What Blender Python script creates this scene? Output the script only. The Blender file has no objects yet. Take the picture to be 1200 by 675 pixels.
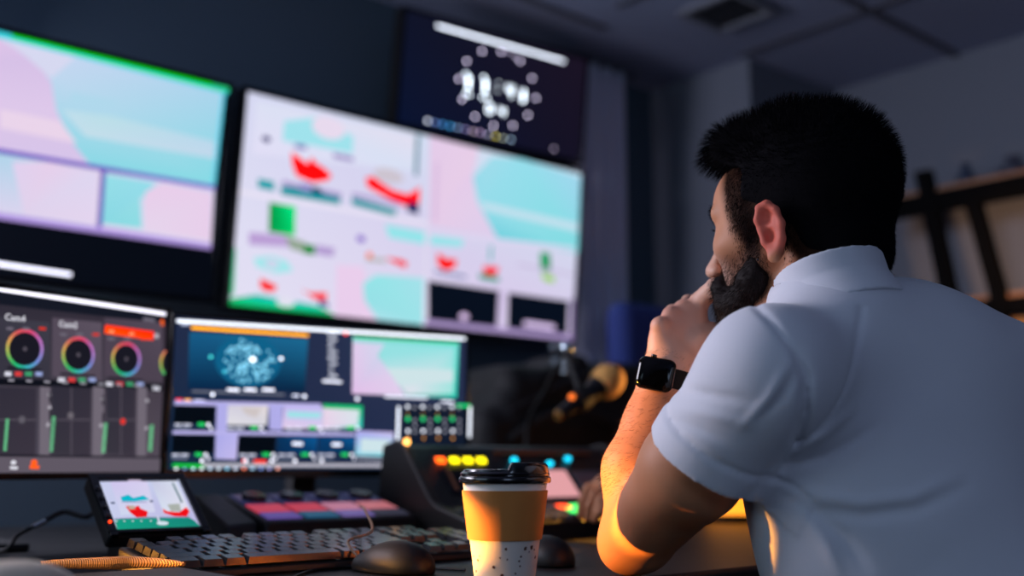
import bpy, math, random
import numpy as np
from mathutils import Matrix, Vector
random.seed(7); rng = np.random.default_rng(11)
col = bpy.context.scene.collection
# ---------------------------------------------------------------- camera model (1200x675 frame)
F = 1250.0; PITCH = math.atan(207.5/1250); HD = math.radians(49.05)
hh = np.array([math.cos(HD), math.sin(HD), 0]); R = np.array([math.sin(HD), -math.cos(HD), 0]); ZZ = np.array([0, 0, 1.])
D = hh*math.cos(PITCH)+ZZ*math.sin(PITCH); U = -hh*math.sin(PITCH)+ZZ*math.cos(PITCH)
CAM = np.array([0, 0, .872])
def ray(x, y): return D+R*(x-600)/F+U*(337.5-y)/F
def P(x, y, d): return CAM+ray(x, y)*d
def onz(x, y, z): r = ray(x, y); return CAM+r*(z-CAM[2])/r[2]
def ony(x, y, Y): r = ray(x, y); return CAM+r*(Y-CAM[1])/r[1]
def onx(x, y, X): r = ray(x, y); return CAM+r*(X-CAM[0])/r[0]
def onplane(x, y, o, n): r = ray(x, y); return CAM+r*(np.dot(o-CAM, n)/np.dot(r, n))
# ---------------------------------------------------------------- materials
def lin(c):
    return tuple(((v/255)/12.92 if v/255 <= .04045 else ((v/255+.055)/1.055)**2.4) for v in c)
MATS = {}
def mat(name, rgb, rough=.5, metal=0., bump=None, emit=None, strength=1., coat=0., spec=.5, noise=None, sheen=0., sss=0., attr=None, trans=0.):
    if name in MATS: return MATS[name]
    m = bpy.data.materials.new(name); m.use_nodes = True
    nt = m.node_tree; b = nt.nodes['Principled BSDF']
    c = lin(rgb)+(1,)
    b.inputs['Base Color'].default_value = c
    b.inputs['Roughness'].default_value = rough; b.inputs['Metallic'].default_value = metal
    b.inputs['Specular IOR Level'].default_value = spec
    b.inputs['Coat Weight'].default_value = coat
    b.inputs['Sheen Weight'].default_value = sheen
    b.inputs['Transmission Weight'].default_value = trans
    if sss:
        b.inputs['Subsurface Weight'].default_value = sss
        b.inputs['Subsurface Radius'].default_value = (1., .35, .2); b.inputs['Subsurface Scale'].default_value = .006
    if emit is not None:
        b.inputs['Emission Color'].default_value = lin(emit)+(1,); b.inputs['Emission Strength'].default_value = strength
    tc = nt.nodes.new('ShaderNodeTexCoord')
    src = None
    if attr:
        a = nt.nodes.new('ShaderNodeAttribute'); a.attribute_name = attr; src = a.outputs['Color']
        sp = nt.nodes.new('ShaderNodeSeparateColor'); nt.links.new(src, sp.inputs[0]); mm = nt.nodes.new('ShaderNodeMath'); mm.operation = 'MULTIPLY'; mm.inputs[1].default_value = 1.3
        nt.links.new(sp.outputs['Green'], mm.inputs[0]); nt.links.new(mm.outputs[0], b.inputs['Specular IOR Level'])
    if noise:                                   # (scale, amount, second colour)
        n = nt.nodes.new('ShaderNodeTexNoise'); n.inputs['Scale'].default_value = noise[0]; n.inputs['Detail'].default_value = 5
        nt.links.new(tc.outputs['Object'], n.inputs['Vector'])
        r = nt.nodes.new('ShaderNodeValToRGB'); r.color_ramp.elements[0].position = .35; r.color_ramp.elements[1].position = .68
        nt.links.new(n.outputs['Fac'], r.inputs['Fac'])
        mx = nt.nodes.new('ShaderNodeMix'); mx.data_type = 'RGBA'
        mul = nt.nodes.new('ShaderNodeMath'); mul.operation = 'MULTIPLY'; mul.inputs[1].default_value = noise[1]
        nt.links.new(r.outputs['Color'], mul.inputs[0]); nt.links.new(mul.outputs[0], mx.inputs['Factor'])
        if src is not None: nt.links.new(src, mx.inputs['A'])
        else: mx.inputs['A'].default_value = c
        mx.inputs['B'].default_value = lin(noise[2])+(1,)
        src = mx.outputs['Result']
    if src is not None: nt.links.new(src, b.inputs['Base Color'])
    if bump:                                    # (kind, scale, strength, distance)
        if bump[0] == 'noise':
            n = nt.nodes.new('ShaderNodeTexNoise'); n.inputs['Scale'].default_value = bump[1]; n.inputs['Detail'].default_value = 6; o = n.outputs['Fac']
        elif bump[0] == 'wave':
            n = nt.nodes.new('ShaderNodeTexWave'); n.inputs['Scale'].default_value = bump[1]; n.inputs['Distortion'].default_value = 1.; o = n.outputs['Fac']
        else:
            n = nt.nodes.new('ShaderNodeTexVoronoi'); n.inputs['Scale'].default_value = bump[1]; o = n.outputs['Distance']
        nt.links.new(tc.outputs['Object'], n.inputs['Vector'])
        bp = nt.nodes.new('ShaderNodeBump'); bp.inputs['Strength'].default_value = bump[2]; bp.inputs['Distance'].default_value = bump[3]
        nt.links.new(o, bp.inputs['Height']); nt.links.new(bp.outputs['Normal'], b.inputs['Normal'])
    MATS[name] = m; return m
def screen_mat():
    m = bpy.data.materials.new('lit_screen'); m.use_nodes = True; nt = m.node_tree; b = nt.nodes['Principled BSDF']
    b.inputs['Base Color'].default_value = (.004, .005, .008, 1); b.inputs['Roughness'].default_value = .6; b.inputs['Specular IOR Level'].default_value = .08
    a = nt.nodes.new('ShaderNodeAttribute'); a.attribute_name = 'Glow'
    nt.links.new(a.outputs['Color'], b.inputs['Emission Color']); b.inputs['Emission Strength'].default_value = 1.
    return m
SCREEN = screen_mat()
# ---------------------------------------------------------------- objects
WM = {}
def tag(o, label=None, cat=None, group=None, kind=None):
    if label: o['label'] = label
    if cat: o['category'] = cat
    if group: o['group'] = group
    if kind: o['kind'] = kind
    return o
def frame(loc, ex=(1, 0, 0), ey=(0, 1, 0), ez=(0, 0, 1)):
    M = Matrix.Identity(4)
    for i, v in enumerate((ex, ey, ez)):
        for j in range(3): M[j][i] = float(v[j])
    for j in range(3): M[j][3] = float(loc[j])
    return M
def thing(name, label, cat, loc=(0, 0, 0), M=None, group=None):
    o = bpy.data.objects.new(name, None); o.empty_display_size = .05; col.objects.link(o)
    M = M if M is not None else Matrix.Translation(Vector([float(v) for v in loc]))
    o.matrix_world = M; WM[o] = M.copy()
    tag(o, label, cat, group); return o
class G:
    def __init__(s): s.v = []; s.f = []; s.c = None
    def add(s, vs, fs):
        n = len(s.v); s.v += [tuple(float(a) for a in v) for v in vs]; s.f += [tuple(n+i for i in f) for f in fs]; return s
    def box(s, c, size, M=None):
        vs = []
        for dx in (-.5, .5):
            for dy in (-.5, .5):
                for dz in (-.5, .5): vs.append(Vector((dx*size[0], dy*size[1], dz*size[2])))
        if M is not None: vs = [M.to_3x3() @ v for v in vs]
        vs = [(v[0]+c[0], v[1]+c[1], v[2]+c[2]) for v in vs]
        return s.add(vs, [(0, 1, 3, 2), (4, 6, 7, 5), (0, 4, 5, 1), (2, 3, 7, 6), (0, 2, 6, 4), (1, 5, 7, 3)])
    def hull(s, bottom, top):                 # two loops of equal length
        n = len(bottom); fs = [tuple(range(n-1, -1, -1)), tuple(range(n, 2*n))]
        fs += [(i, (i+1) % n, n+(i+1) % n, n+i) for i in range(n)]
        return s.add(list(bottom)+list(top), fs)
    def lathe(s, prof, c=(0, 0, 0), seg=48, M=None, caps=True):
        vs = []; n = len(prof)
        for k in range(seg):
            a = 2*math.pi*k/seg
            for (r, z) in prof:
                v = Vector((r*math.cos(a), r*math.sin(a), z))
                if M is not None: v = M.to_3x3() @ v
                vs.append((v[0]+c[0], v[1]+c[1], v[2]+c[2]))
        fs = []
        for k in range(seg):
            k2 = (k+1) % seg
            for j in range(n-1): fs.append((k*n+j, k2*n+j, k2*n+j+1, k*n+j+1))
        if caps:
            if prof[0][0] > 1e-6: fs.append(tuple(k*n for k in range(seg-1, -1, -1)))
            if prof[-1][0] > 1e-6: fs.append(tuple(k*n+n-1 for k in range(seg)))
        return s.add(vs, fs)
    def tube(s, pts, r, seg=12, closed=False, flat=None):
        pts = [Vector([float(a) for a in p]) for p in pts]; n = len(pts)
        rs = r if hasattr(r, '__len__') else [r]*n
        up = Vector((0, 0, 1)); vs = []; prev = None
        for i, p in enumerate(pts):
            a = pts[(i-1) % n] if (i > 0 or closed) else p; b = pts[(i+1) % n] if (i < n-1 or closed) else p
            t = (b-a).normalized()
            if prev is None:
                x = t.cross(up)
                if x.length < 1e-3: x = t.cross(Vector((1, 0, 0)))
            else: x = prev-t*prev.dot(t)
            x.normalize(); prev = x; y = t.cross(x)
            for k in range(seg):
                q = 2*math.pi*k/seg; vs.append(p+(x*math.cos(q)*(flat or 1)+y*math.sin(q))*rs[i])
        fs = []
        for i in range(n if closed else n-1):
            j = (i+1) % n
            for k in range(seg): fs.append((i*seg+k, i*seg+(k+1) % seg, j*seg+(k+1) % seg, j*seg+k))
        if not closed: fs += [tuple(range(seg-1, -1, -1)), tuple((n-1)*seg+k for k in range(seg))]
        return s.add(vs, fs)
    def ball(s, c, r, seg=24, M=None, sq=(1, 1, 1)):
        prof = [(max(0, math.sin(math.pi*i/(seg//2)))*1., -math.cos(math.pi*i/(seg//2))) for i in range(seg//2+1)]
        vs = []; n = len(prof); fs = []
        for k in range(seg):
            a = 2*math.pi*k/seg
            for (q, z) in prof:
                v = Vector((q*math.cos(a)*r*sq[0], q*math.sin(a)*r*sq[1], z*r*sq[2]))
                if M is not None: v = M.to_3x3() @ v
                vs.append((v[0]+c[0], v[1]+c[1], v[2]+c[2]))
        for k in range(seg):
            k2 = (k+1) % seg
            for j in range(n-1): fs.append((k*n+j, k2*n+j, k2*n+j+1, k*n+j+1))
        return s.add(vs, fs)
    def grid(s, fn, nu, nv):
        vs = [fn(i/nu, j/nv) for i in range(nu+1) for j in range(nv+1)]
        return s.add(vs, [(i*(nv+1)+j, (i+1)*(nv+1)+j, (i+1)*(nv+1)+j+1, i*(nv+1)+j+1) for i in range(nu) for j in range(nv)])
    def build(s, name, m, parent=None, world=False, smooth=True, bevel=0., angle=35, solid=0.):
        me = bpy.data.meshes.new(name)
        vs = s.v
        if parent is not None and world:
            inv = WM[parent].inverted(); vs = [tuple(inv @ Vector(v)) for v in vs]
        me.from_pydata(vs, [], s.f); me.validate(); me.update()
        import bmesh
        bm = bmesh.new(); bm.from_mesh(me); bmesh.ops.remove_doubles(bm, verts=bm.verts, dist=1e-7)
        bmesh.ops.recalc_face_normals(bm, faces=bm.faces); bm.to_mesh(me); bm.free()
        o = bpy.data.objects.new(name, me); col.objects.link(o)
        if m is not None: me.materials.append(m)
        if parent is not None: o.parent = parent; WM[o] = WM[parent].copy()
        else: WM[o] = Matrix.Identity(4)
        if solid:
            md = o.modifiers.new('thick', 'SOLIDIFY'); md.thickness = solid; md.offset = 0
        if bevel:
            md = o.modifiers.new('bevel', 'BEVEL'); md.width = bevel; md.segments = 3; md.limit_method = 'ANGLE'; md.angle_limit = math.radians(40)
        if smooth:
            me.shade_smooth() if hasattr(me, 'shade_smooth') else None
            try: me.set_sharp_from_angle(angle=math.radians(angle))
            except Exception: pass
        return o
def struct(o): o['kind'] = 'structure'; return o
# ---------------------------------------------------------------- screens: flat glowing pictures on real panels
class Scr:
    """collects coloured shapes lying on a screen plane; local x right, y up, z out of the screen"""
    def __init__(s, o, yaw=0., tilt=0., corners=None):
        cy, sy = math.cos(math.radians(yaw)), math.sin(math.radians(yaw)); ct, st = math.cos(math.radians(tilt)), math.sin(math.radians(tilt))
        s.ex = np.array([cy, -sy, 0]); hn = np.array([-sy, -cy, 0])      # horizontal outward normal
        s.ey = hn*st+np.array([0, 0, ct]); s.n = np.cross(s.ex, s.ey); s.o = np.array(o, float)
        s.v = []; s.f = []; s.col = []; s.layer = 1
        if corners:
            q = [s.uv(*c) for c in corners]                                # tl tr br bl
            s.x0 = (q[0][0]+q[3][0])/2; s.x1 = (q[1][0]+q[2][0])/2; s.y1 = (q[0][1]+q[1][1])/2; s.y0 = (q[2][1]+q[3][1])/2
        s.M = frame(s.o, s.ex, s.ey, s.n)
    def uv(s, px, py):
        p = onplane(px, py, s.o, s.n)-s.o; return (p@s.ex, p@s.ey)
    def raw(s, pts, cols, k=1.):
        n = len(s.v); z = s.layer*.00012; s.layer += 1
        s.v += [(a, b, z) for a, b in pts]; s.f.append(tuple(range(n, n+len(pts))))
        if not isinstance(cols, list): cols = [cols]*len(pts)
        s.col += [tuple(x*k for x in lin(c)) for c in cols]
    def clip(s, q): return (min(max(q[0], s.x0), s.x1), min(max(q[1], s.y0), s.y1))
    def poly(s, pts, cols, k=1., clip=True):
        q = [s.uv(*p) for p in pts]
        if clip: q = [s.clip(a) for a in q]
        s.raw(q, cols, k)
    def fill(s, cols, k=1.): s.raw([(s.x0, s.y1), (s.x1, s.y1), (s.x1, s.y0), (s.x0, s.y0)], cols, k)
    def ell(s, cx, cy, rx, ry, c, k=1., n=28, sq=1, clip=True):   # circle in the screen plane given by its pixel centre and local radii in metres
        x, y = s.uv(cx, cy)
        pts = [(x+rx*math.cos(2*math.pi*i/n), y+ry*math.sin(2*math.pi*i/n)) for i in range(n)]
        if clip: pts = [s.clip(a) for a in pts]
        s.raw(pts, c, k)
    def bar(s, a, b, w, c, k=1.):                      # straight bar, thickness w metres
        a = np.array(s.uv(*a)); b = np.array(s.uv(*b)); d = b-a; d /= np.linalg.norm(d); m = np.array([-d[1], d[0]])*w/2
        cc = c
        if isinstance(c, list): cc = [c[0], c[1], c[1], c[0]]
        s.raw([tuple(a+m), tuple(b+m), tuple(b-m), tuple(a-m)], cc, k)
    def ring(s, cx, cy, r0, r1, cols, k=1., n=36):
        x, y = s.uv(cx, cy)
        for i in range(n):
            a0, a1 = 2*math.pi*i/n, 2*math.pi*(i+1)/n
            def cc(a):
                t = (a/(2*math.pi)*len(cols)) % len(cols); j = int(t); u = t-j; A, B = cols[j], cols[(j+1) % len(cols)]
                return tuple(A[q]*(1-u)+B[q]*u for q in range(3))
            pts = [(x+r*math.cos(a), y+r*math.sin(a)) for r, a in ((r0, a0), (r1, a0), (r1, a1), (r0, a1))]
            if min(p[0] for p in pts) < s.x0 or max(p[0] for p in pts) > s.x1: continue
            s.raw(pts, [cc(a0), cc(a0), cc(a1), cc(a1)], k); s.layer -= 1
        s.layer += 1
    def text(s, body, px, py, h, c, k=1., align='LEFT'):
        cu = bpy.data.curves.new('t', 'FONT'); cu.body = body; cu.size = h; cu.align_x = align; cu.resolution_u = 2
        o = bpy.data.objects.new('t', cu); me = o.to_mesh(); x, y = s.uv(px, py); n = len(s.v); z = s.layer*.00012; s.layer += 1
        s.v += [(x+v.co.x, y+v.co.y, z) for v in me.vertices]; s.f += [tuple(n+i for i in p.vertices) for p in me.polygons]
        s.col += [tuple(q*k for q in lin(c))]*len(me.vertices)
        o.to_mesh_clear(); bpy.data.objects.remove(o); bpy.data.curves.remove(cu)
    def build(s, parent, name='screen'):
        me = bpy.data.meshes.new(name); me.from_pydata(s.v, [], s.f); me.update()
        at = me.attributes.new('Glow', 'FLOAT_COLOR', 'POINT')
        at.data.foreach_set('color', np.array([c+(1,) for c in s.col], np.float32).ravel())
        me.materials.append(SCREEN); o = bpy.data.objects.new(name, me); col.objects.link(o); o.parent = parent; WM[o] = WM[parent].copy()
        for p in me.polygons:
            if p.normal.z < 0: p.flip()
        return o
# ================================================================ ROOM
CZ = 2.272; WY = 2.58; XR1 = 2.94; XR2 = 3.46; YJ = 2.13; XL = -2.4; YB = -3.0
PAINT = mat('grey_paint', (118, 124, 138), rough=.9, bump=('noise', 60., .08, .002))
def wall(name, c, s, m=PAINT):
    g = G(); g.box(c, s); return struct(g.build(name, m, smooth=False))
wall('floor', ((XL+XR2)/2, (YB+WY)/2, -.05), (XR2-XL+.2, WY-YB+.2, .1), mat('carpet', (44, 48, 56), rough=.95, bump=('noise', 400., .5, .004), noise=(120., .5, (30, 33, 40))))
wall('ceiling', ((XL+XR2)/2, (YB+WY)/2, CZ+.05), (XR2-XL+.2, WY-YB+.2, .1), mat('ceiling_tile', (140, 150, 180), rough=.95, bump=('noise', 300., .3, .002)))
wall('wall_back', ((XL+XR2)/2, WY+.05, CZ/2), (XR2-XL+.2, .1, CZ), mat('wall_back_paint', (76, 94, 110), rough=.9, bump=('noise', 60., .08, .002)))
wall('wall_front', ((XL+XR2)/2, YB-.05, CZ/2), (XR2-XL+.2, .1, CZ))
wall('wall_left', (XL-.05, (YB+WY)/2, CZ/2), (.1, WY-YB, CZ))
wall('wall_right', (XR2+.05, (YB+WY)/2, CZ/2), (.1, WY-YB, CZ))
wall('wall_corner', ((XR1+XR2)/2, (YJ+WY)/2, CZ/2), (XR2-XR1, WY-YJ, CZ))
g = G(); BAR = mat('ceiling_bar', (92, 94, 108), rough=.7, metal=.2)
x = 2.888
while x > XL: g.box((x, (YB+YJ)/2, CZ-.004), (.024, YJ-YB, .008)); x -= .609
g.box(((XL+XR1)/2-.2, YJ+.145, CZ-.004), (4.6, .024, .008))
y = 1.64
while y > YB: g.box(((XL+XR2)/2, y, CZ-.0035), (XR2-XL, .024, .0076)); y -= .634
struct(g.build('trim_1', BAR, smooth=False))
g = G(); g.box(((XL+XR1)/2, WY-.008, .05), (XR1-XL, .016, .1)); struct(g.build('baseboard_back', mat('base_grey', (50, 54, 62)), smooth=False))
# ceiling vent
v = thing('ceiling_vent', 'small square air vent with dark slats set in the ceiling', 'vent', (2.55, 1.92, CZ-.012))
g = G(); w_ = .10
for a, b, c, d in ((-w_, 0, .02, .2), (w_, 0, .02, .2), (0, -w_, .22, .02), (0, w_, .22, .02)): g.box((a, b, 0), (c, d, .022))
g.build('vent_frame', mat('vent_metal', (120, 124, 136), rough=.5), v, bevel=.002)
g = G(); g.box((0, 0, .006), (.19, .19, .006)); g.build('vent_back', mat('vent_dark', (30, 36, 44), rough=.9), v)
for i in range(7):
    g = G(); g.box((0, -.078+.026*i, -.002), (.185, .012, .003), Matrix.Rotation(.6, 4, 'X')); g.build('slat', MATS['vent_metal'], v)
# curtain
cu = thing('curtain', 'grey floor-length curtain hanging right of the wall screens', 'curtain', (2.54, 2.47, 0))
g = G()
def cf(u, v_):
    X = 2.40+.27*u; a = u*math.pi*2*4.4; k = .6+.4*(1-v_)
    return (X+.012*math.cos(a)*k, 2.47+.040*math.sin(a)*k+.008*math.sin(u*23+v_*3), .03+(CZ-.07)*v_)
g.grid(cf, 110, 24); g.build('cloth', mat('curtain_grey', (214, 214, 236), rough=.9, sheen=.3, bump=('noise', 500., .2, .001)), cu, world=True, solid=.003, angle=80)
g = G(); g.tube([(2.36, 2.47, CZ-.03), (2.72, 2.47, CZ-.03)], .011); g.build('curtain_rail', mat('rail_metal', (90, 92, 100), metal=.8, rough=.4), cu, world=True)
# ---- shelf at the right
SBLK = mat('shelf_black', (7, 7, 9), rough=.85, spec=.1)
WOOD = mat('shelf_wood', (170, 122, 88), rough=.55, bump=('wave', 6., .1, .002), noise=(9., .4, (140, 92, 58)))
BLK = mat('black_steel', (8, 8, 10), rough=.5, metal=.3)
sh = thing('shelving_unit', 'black steel shelving unit with wooden boards at the right wall', 'shelf', (3.3, 1.4, 0))
for nm, z in (('shelf_board', 1.735), ('shelf_board', 1.372), ('shelf_board', 1.0), ('shelf_board', .5)):
    g = G(); g.box((3.30, 1.22 if z > 1.5 else 1.0, z), (.26, 1.30 if z > 1.5 else 1.24, .016)); g.build(nm, WOOD, sh, world=True, bevel=.003)
g = G(); g.box((3.165, 1.22, 1.692), (.022, 1.30, .068)); g.build('top_rail', SBLK, sh, world=True, bevel=.003)
g = G(); g.box((3.165, 1.0, 1.338), (.022, 1.24, .050)); g.build('lower_rail', SBLK, sh, world=True, bevel=.003)
for y0, y1, wd in ((1.635, 1.575, .052), (1.485, 1.425, .048), (1.10, 1.06, .045), (.66, .66, .045)):
    top = 1.80 if y0 > 1.6 else 1.69
    for X in (3.165,):
        sl = (y0-y1)/.45
        yb_ = y1-.02 if y0 < 1.6 else y1
        g = G(); b_ = [(X-.016, yb_-sl*.0-wd/2, 0), (X+.016, yb_-wd/2, 0), (X+.016, yb_+wd/2, 0), (X-.016, yb_+wd/2, 0)]
        m_ = [(X-.016, y1-wd/2, 1.38), (X+.016, y1-wd/2, 1.38), (X+.016, y1+wd/2, 1.38), (X-.016, y1+wd/2, 1.38)]
        t_ = [(X-.016, y0-wd/2, top), (X+.016, y0-wd/2, top), (X+.016, y0+wd/2, top), (X-.016, y0+wd/2, top)]
        g.hull(b_, m_); g.hull(m_, t_); g.build('post', SBLK, sh, world=True)
def vase(px, py, h_, r_, rgb, lab, i):
    c = onx(px, py, 3.28); c[2] = 1.7432
    t = thing('vase', lab, 'vase', tuple(c)); g = G()
    g.lathe([(r_*.6, 0), (r_*.95, h_*.25), (r_, h_*.45), (r_*.55, h_*.75), (r_*.4, h_*.88), (r_*.5, h_)], seg=28)
    g.build('vase_body', mat('vase_%d' % i, rgb, rough=.5), t); g = G(); g.lathe([(r_*.50, h_*.985), (r_*.55, h_), (r_*.50, h_*1.015), (r_*.42, h_)], seg=28); g.build('rim', mat('vase_%d' % i, rgb), t)
vase(1132, 205, .085, .03, (52, 66, 92), 'small blue-grey vase on the shelf top, nearer the man', 0)
vase(1188, 195, .075, .045, (66, 72, 92), 'wide grey vase on the shelf top at the right edge', 1)
bx_ = thing('storage_box', 'tan cardboard storage box under the lower wooden board', 'box', (3.29, 1.30, 1.0111))
g = G(); g.box((0, 0, .13), (.22, .30, .26)); g.build('box_body', mat('cardboard', (205, 150, 92), rough=.85), bx_, bevel=.004)
g = G(); g.box((0, 0, .276), (.228, .308, .03)); g.build('lid', mat('cardboard_lid', (190, 135, 80), rough=.85), bx_, bevel=.003)
# ---- desk
DK = mat('desk_top', (13, 15, 19), rough=.48, spec=.35, noise=(8., .3, (9, 11, 14)), bump=('noise', 300., .04, .0006))
dk = thing('desk', 'long dark desk under the screens, its front edge catching amber light', 'desk', (.7, 1.5, 0))
g = G(); g.box((.69, 1.56, .735), (3.14, 1.48, .03)); g.build('desk_top', DK, dk, world=True, bevel=.006)
for X, Y in ((-.8, .92), (-.8, 2.2), (2.20, .92), (2.20, 2.2)):
    g = G(); g.box((X, Y, .36), (.06, .06, .72)); g.build('leg', BLK, dk, world=True, bevel=.004)
g = G(); g.box((.72, 2.2, .66), (2.98, .03, .1)); g.build('cross_rail', BLK, dk, world=True)
# ================================================================ SCREENS
HOUS = mat('black_plastic', (10, 12, 17), rough=.55); GLOSS = mat('gloss_black', (6, 8, 12), rough=.22)
WHT = (222, 224, 243); LAV = (184, 172, 226); CY = (146, 222, 233); PK = (228, 203, 233)
def panel(name, label, cat, S, bez=.012, depth=.045, bz=None, group=None, stand=None, mount=False):
    t = thing(name, label, cat, M=S.M, group=group)
    bl = bz if bz is not None else bez
    g = G(); w = S.x1-S.x0; h_ = S.y1-S.y0; cx = (S.x0+S.x1)/2; cy = (S.y0+S.y1)/2
    g.box((cx, cy+(bez-bl)/2, -depth/2-.0008), (w+2*bez, h_+bez+bl, depth)); g.build('housing', HOUS, t, bevel=.004)
    g = G()
    for a, b, c, d in ((S.x0-bez/2, cy, bez, h_+2*bez), (S.x1+bez/2, cy, bez, h_+2*bez), (cx, S.y1+bez/2, w+.0, bez), (cx, S.y0-bl/2, w+2*bez, bl)): g.box((a, b, .0012), (c, d, .006))
    g.build('bezel', GLOSS, t, bevel=.001)
    g = G(); g.box((cx, cy-.03*h_, -depth-.018), (w*.55, h_*.5, .036)); g.build('rear_bulge', HOUS, t, bevel=.008)
    if mount:
        g = G(); g.box((cx, cy, -depth-.06), (.18, .18, .06)); g.build('wall_bracket', BLK, t)
    S.build(t)
    return t
# big wall screen ------------------------------------------------
S = Scr((1.4, 2.40, 1.257), 0, 5.2, [(290, 108), (680, 203), (671, 399), (268, 357)])
S.fill([(214, 216, 242), (206, 226, 242), (216, 200, 232), (228, 224, 244)])
S.poly([(300, 118), (488, 160), (484, 200), (296, 180)], [(220, 224, 244), (226, 222, 240), (216, 224, 244), (226, 222, 246)])
S.poly([(333, 142), (375, 137), (387, 160), (398, 152), (414, 160), (413, 180), (372, 172), (331, 165)], (160, 226, 236))
S.ell(385, 150, .05, .03, (232, 218, 238))
S.ell(312, 163, .012, .008, (70, 60, 130), .8); S.ell(352, 172, .02, .006, (120, 110, 180)); S.bar((390, 182), (414, 187), .012, (150, 130, 190))
S.poly([(341, 178), (349, 183), (360, 192), (365, 184), (370, 191), (381, 198), (389, 206), (383, 212), (366, 214), (347, 206), (342, 192)], (255, 8, 8), 1.1)
S.poly([(302, 209), (321, 213), (321, 224), (302, 220)], (20, 160, 170)); S.poly([(329, 218), (352, 220), (399, 230), (398, 240), (329, 228)], (24, 150, 160)); S.bar((330, 214), (400, 229), .012, (170, 150, 205))
S.poly([(352, 214), (364, 216), (370, 226), (352, 224)], (150, 140, 200)); S.poly([(364, 219), (372, 219), (380, 228), (366, 226)], (20, 40, 90))
S.poly([(428, 208), (437, 207), (446, 214), (460, 223), (478, 228), (492, 219), (491, 239), (475, 242), (455, 233), (430, 219)], (255, 6, 10), 1.1)
S.poly([(477, 236), (490, 239), (490, 252), (477, 248)], (20, 30, 90)); S.poly([(412, 231), (464, 246), (463, 254), (412, 240)], (22, 150, 160)); S.bar((412, 228), (470, 240), .01, (170, 150, 205))
S.ell(455, 206, .05, .02, (205, 196, 208)); S.bar((489, 158), (487, 206), .011, (10, 120, 135), .9)
S.bar((275, 224), (500, 262), .012, (232, 226, 244))
S.poly([(315, 237), (346, 242), (345, 277), (314, 272)], [(0, 150, 70), (0, 235, 140), (0, 215, 110), (0, 140, 70)])
S.poly([(291, 272), (335, 276), (346, 290), (291, 287)], (188, 160, 214)); S.poly([(333, 276), (358, 284), (357, 297), (340, 292)], (150, 168, 150)); S.poly([(356, 286), (369, 288), (368, 299), (355, 297)], (0, 138, 50)); S.poly([(370, 287), (392, 291), (390, 301), (369, 298)], (180, 156, 210))
S.poly([(296, 302), (318, 300), (336, 306), (343, 318), (325, 321), (300, 313)], (166, 230, 236)); S.ell(318, 309, .02, .012, (206, 214, 236))
S.poly([(304, 326), (313, 330), (324, 335), (322, 341), (312, 342), (304, 337)], (255, 24, 12)); S.poly([(351, 338), (361, 343), (383, 343), (381, 353), (367, 350)], (255, 14, 10)); S.poly([(372, 352), (383, 354), (384, 361), (373, 358)], (60, 70, 140))
S.poly([(262, 349), (300, 345), (372, 358), (392, 374), (262, 362)], [(0, 170, 120), (20, 190, 190), (30, 200, 200), (0, 190, 70), (0, 200, 80)]); S.ell(334, 354, .026, .012, (226, 226, 240))
S.poly([(262, 290), (276, 290), (273, 345), (262, 345)], [(0, 190, 130), (30, 215, 150), (30, 215, 160), (0, 190, 90)])
S.poly([(450, 263), (498, 272), (498, 287), (455, 279)], (150, 228, 234)); S.ell(422, 280, .014, .009, (130, 90, 200)); S.ell(432, 300, .010, .010, (255, 110, 40)); S.poly([(450, 302), (468, 304), (477, 308), (474, 314), (462, 309)], (250, 10, 20)); S.poly([(428, 302), (450, 303), (452, 308), (428, 306)], (180, 178, 175))
S.poly([(393, 310), (424, 312), (440, 376), (392, 372)], (234, 206, 236)); S.poly([(424, 332), (440, 322), (498, 326), (497, 381), (441, 376), (426, 352)], [(150, 228, 232), (150, 228, 232), (166, 224, 234), (158, 226, 232), (172, 226, 236), (150, 224, 230)])
S.poly([(502, 160), (560, 175), (553, 205), (556, 235), (583, 280), (502, 264)], [PK, (232, 206, 232), (228, 204, 234), (228, 206, 234), (220, 206, 236), (230, 204, 232)])
S.poly([(553, 208), (575, 184), (610, 186), (679, 208), (677, 297), (582, 280), (560, 240)], [(150, 218, 234), (160, 220, 236), (150, 222, 236), (160, 214, 238), (130, 220, 226), (112, 208, 222), (150, 220, 234)])
S.poly([(560, 236), (676, 262), (676, 272), (566, 246)], (196, 224, 238)); S.bar((511, 190), (508, 260), .012, (214, 186, 222))
S.bar((500, 272), (672, 292), .010, (222, 214, 240))
S.poly([(503, 276), (542, 281), (540, 290), (503, 287)], (150, 228, 234)); S.poly([(511, 296), (521, 303), (534, 304), (533, 313), (520, 318), (511, 310)], (255, 20, 14)); S.poly([(564, 312), (584, 313), (580, 322), (567, 323)], (252, 10, 26)); S.poly([(560, 320), (584, 325), (583, 331), (560, 327)], (10, 150, 120)); S.bar((574, 288), (573, 306), .010, (60, 180, 180)); S.bar((508, 318), (545, 325), .008, (90, 110, 160))
S.poly([(631, 295), (643, 297), (644, 319), (632, 318)], [(0, 170, 110), (0, 150, 90), (0, 130, 60), (0, 160, 90)]); S.poly([(633, 320), (649, 325), (647, 332), (635, 328)], (150, 210, 60)); S.bar((605, 310), (670, 322), .006, (196, 180, 214))
S.poly([(500, 329), (583, 341), (581, 386), (500, 377)], (6, 14, 28)); S.poly([(594, 343), (665, 353), (663, 393), (593, 385)], (6, 14, 28)); S.bar((586, 340), (583, 388), .020, (206, 190, 226))
S.poly([(495, 374), (673, 393), (673, 402), (494, 383)], (170, 148, 200)); S.ell(542, 371, .016, .010, (206, 180, 220), 1.4); S.bar((612, 379), (648, 384), .016, (206, 184, 224), 1.3); S.bar((669, 350), (668, 398), .012, (120, 100, 150)); S.bar((498, 262), (495, 382), .008, (226, 222, 240))
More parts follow.
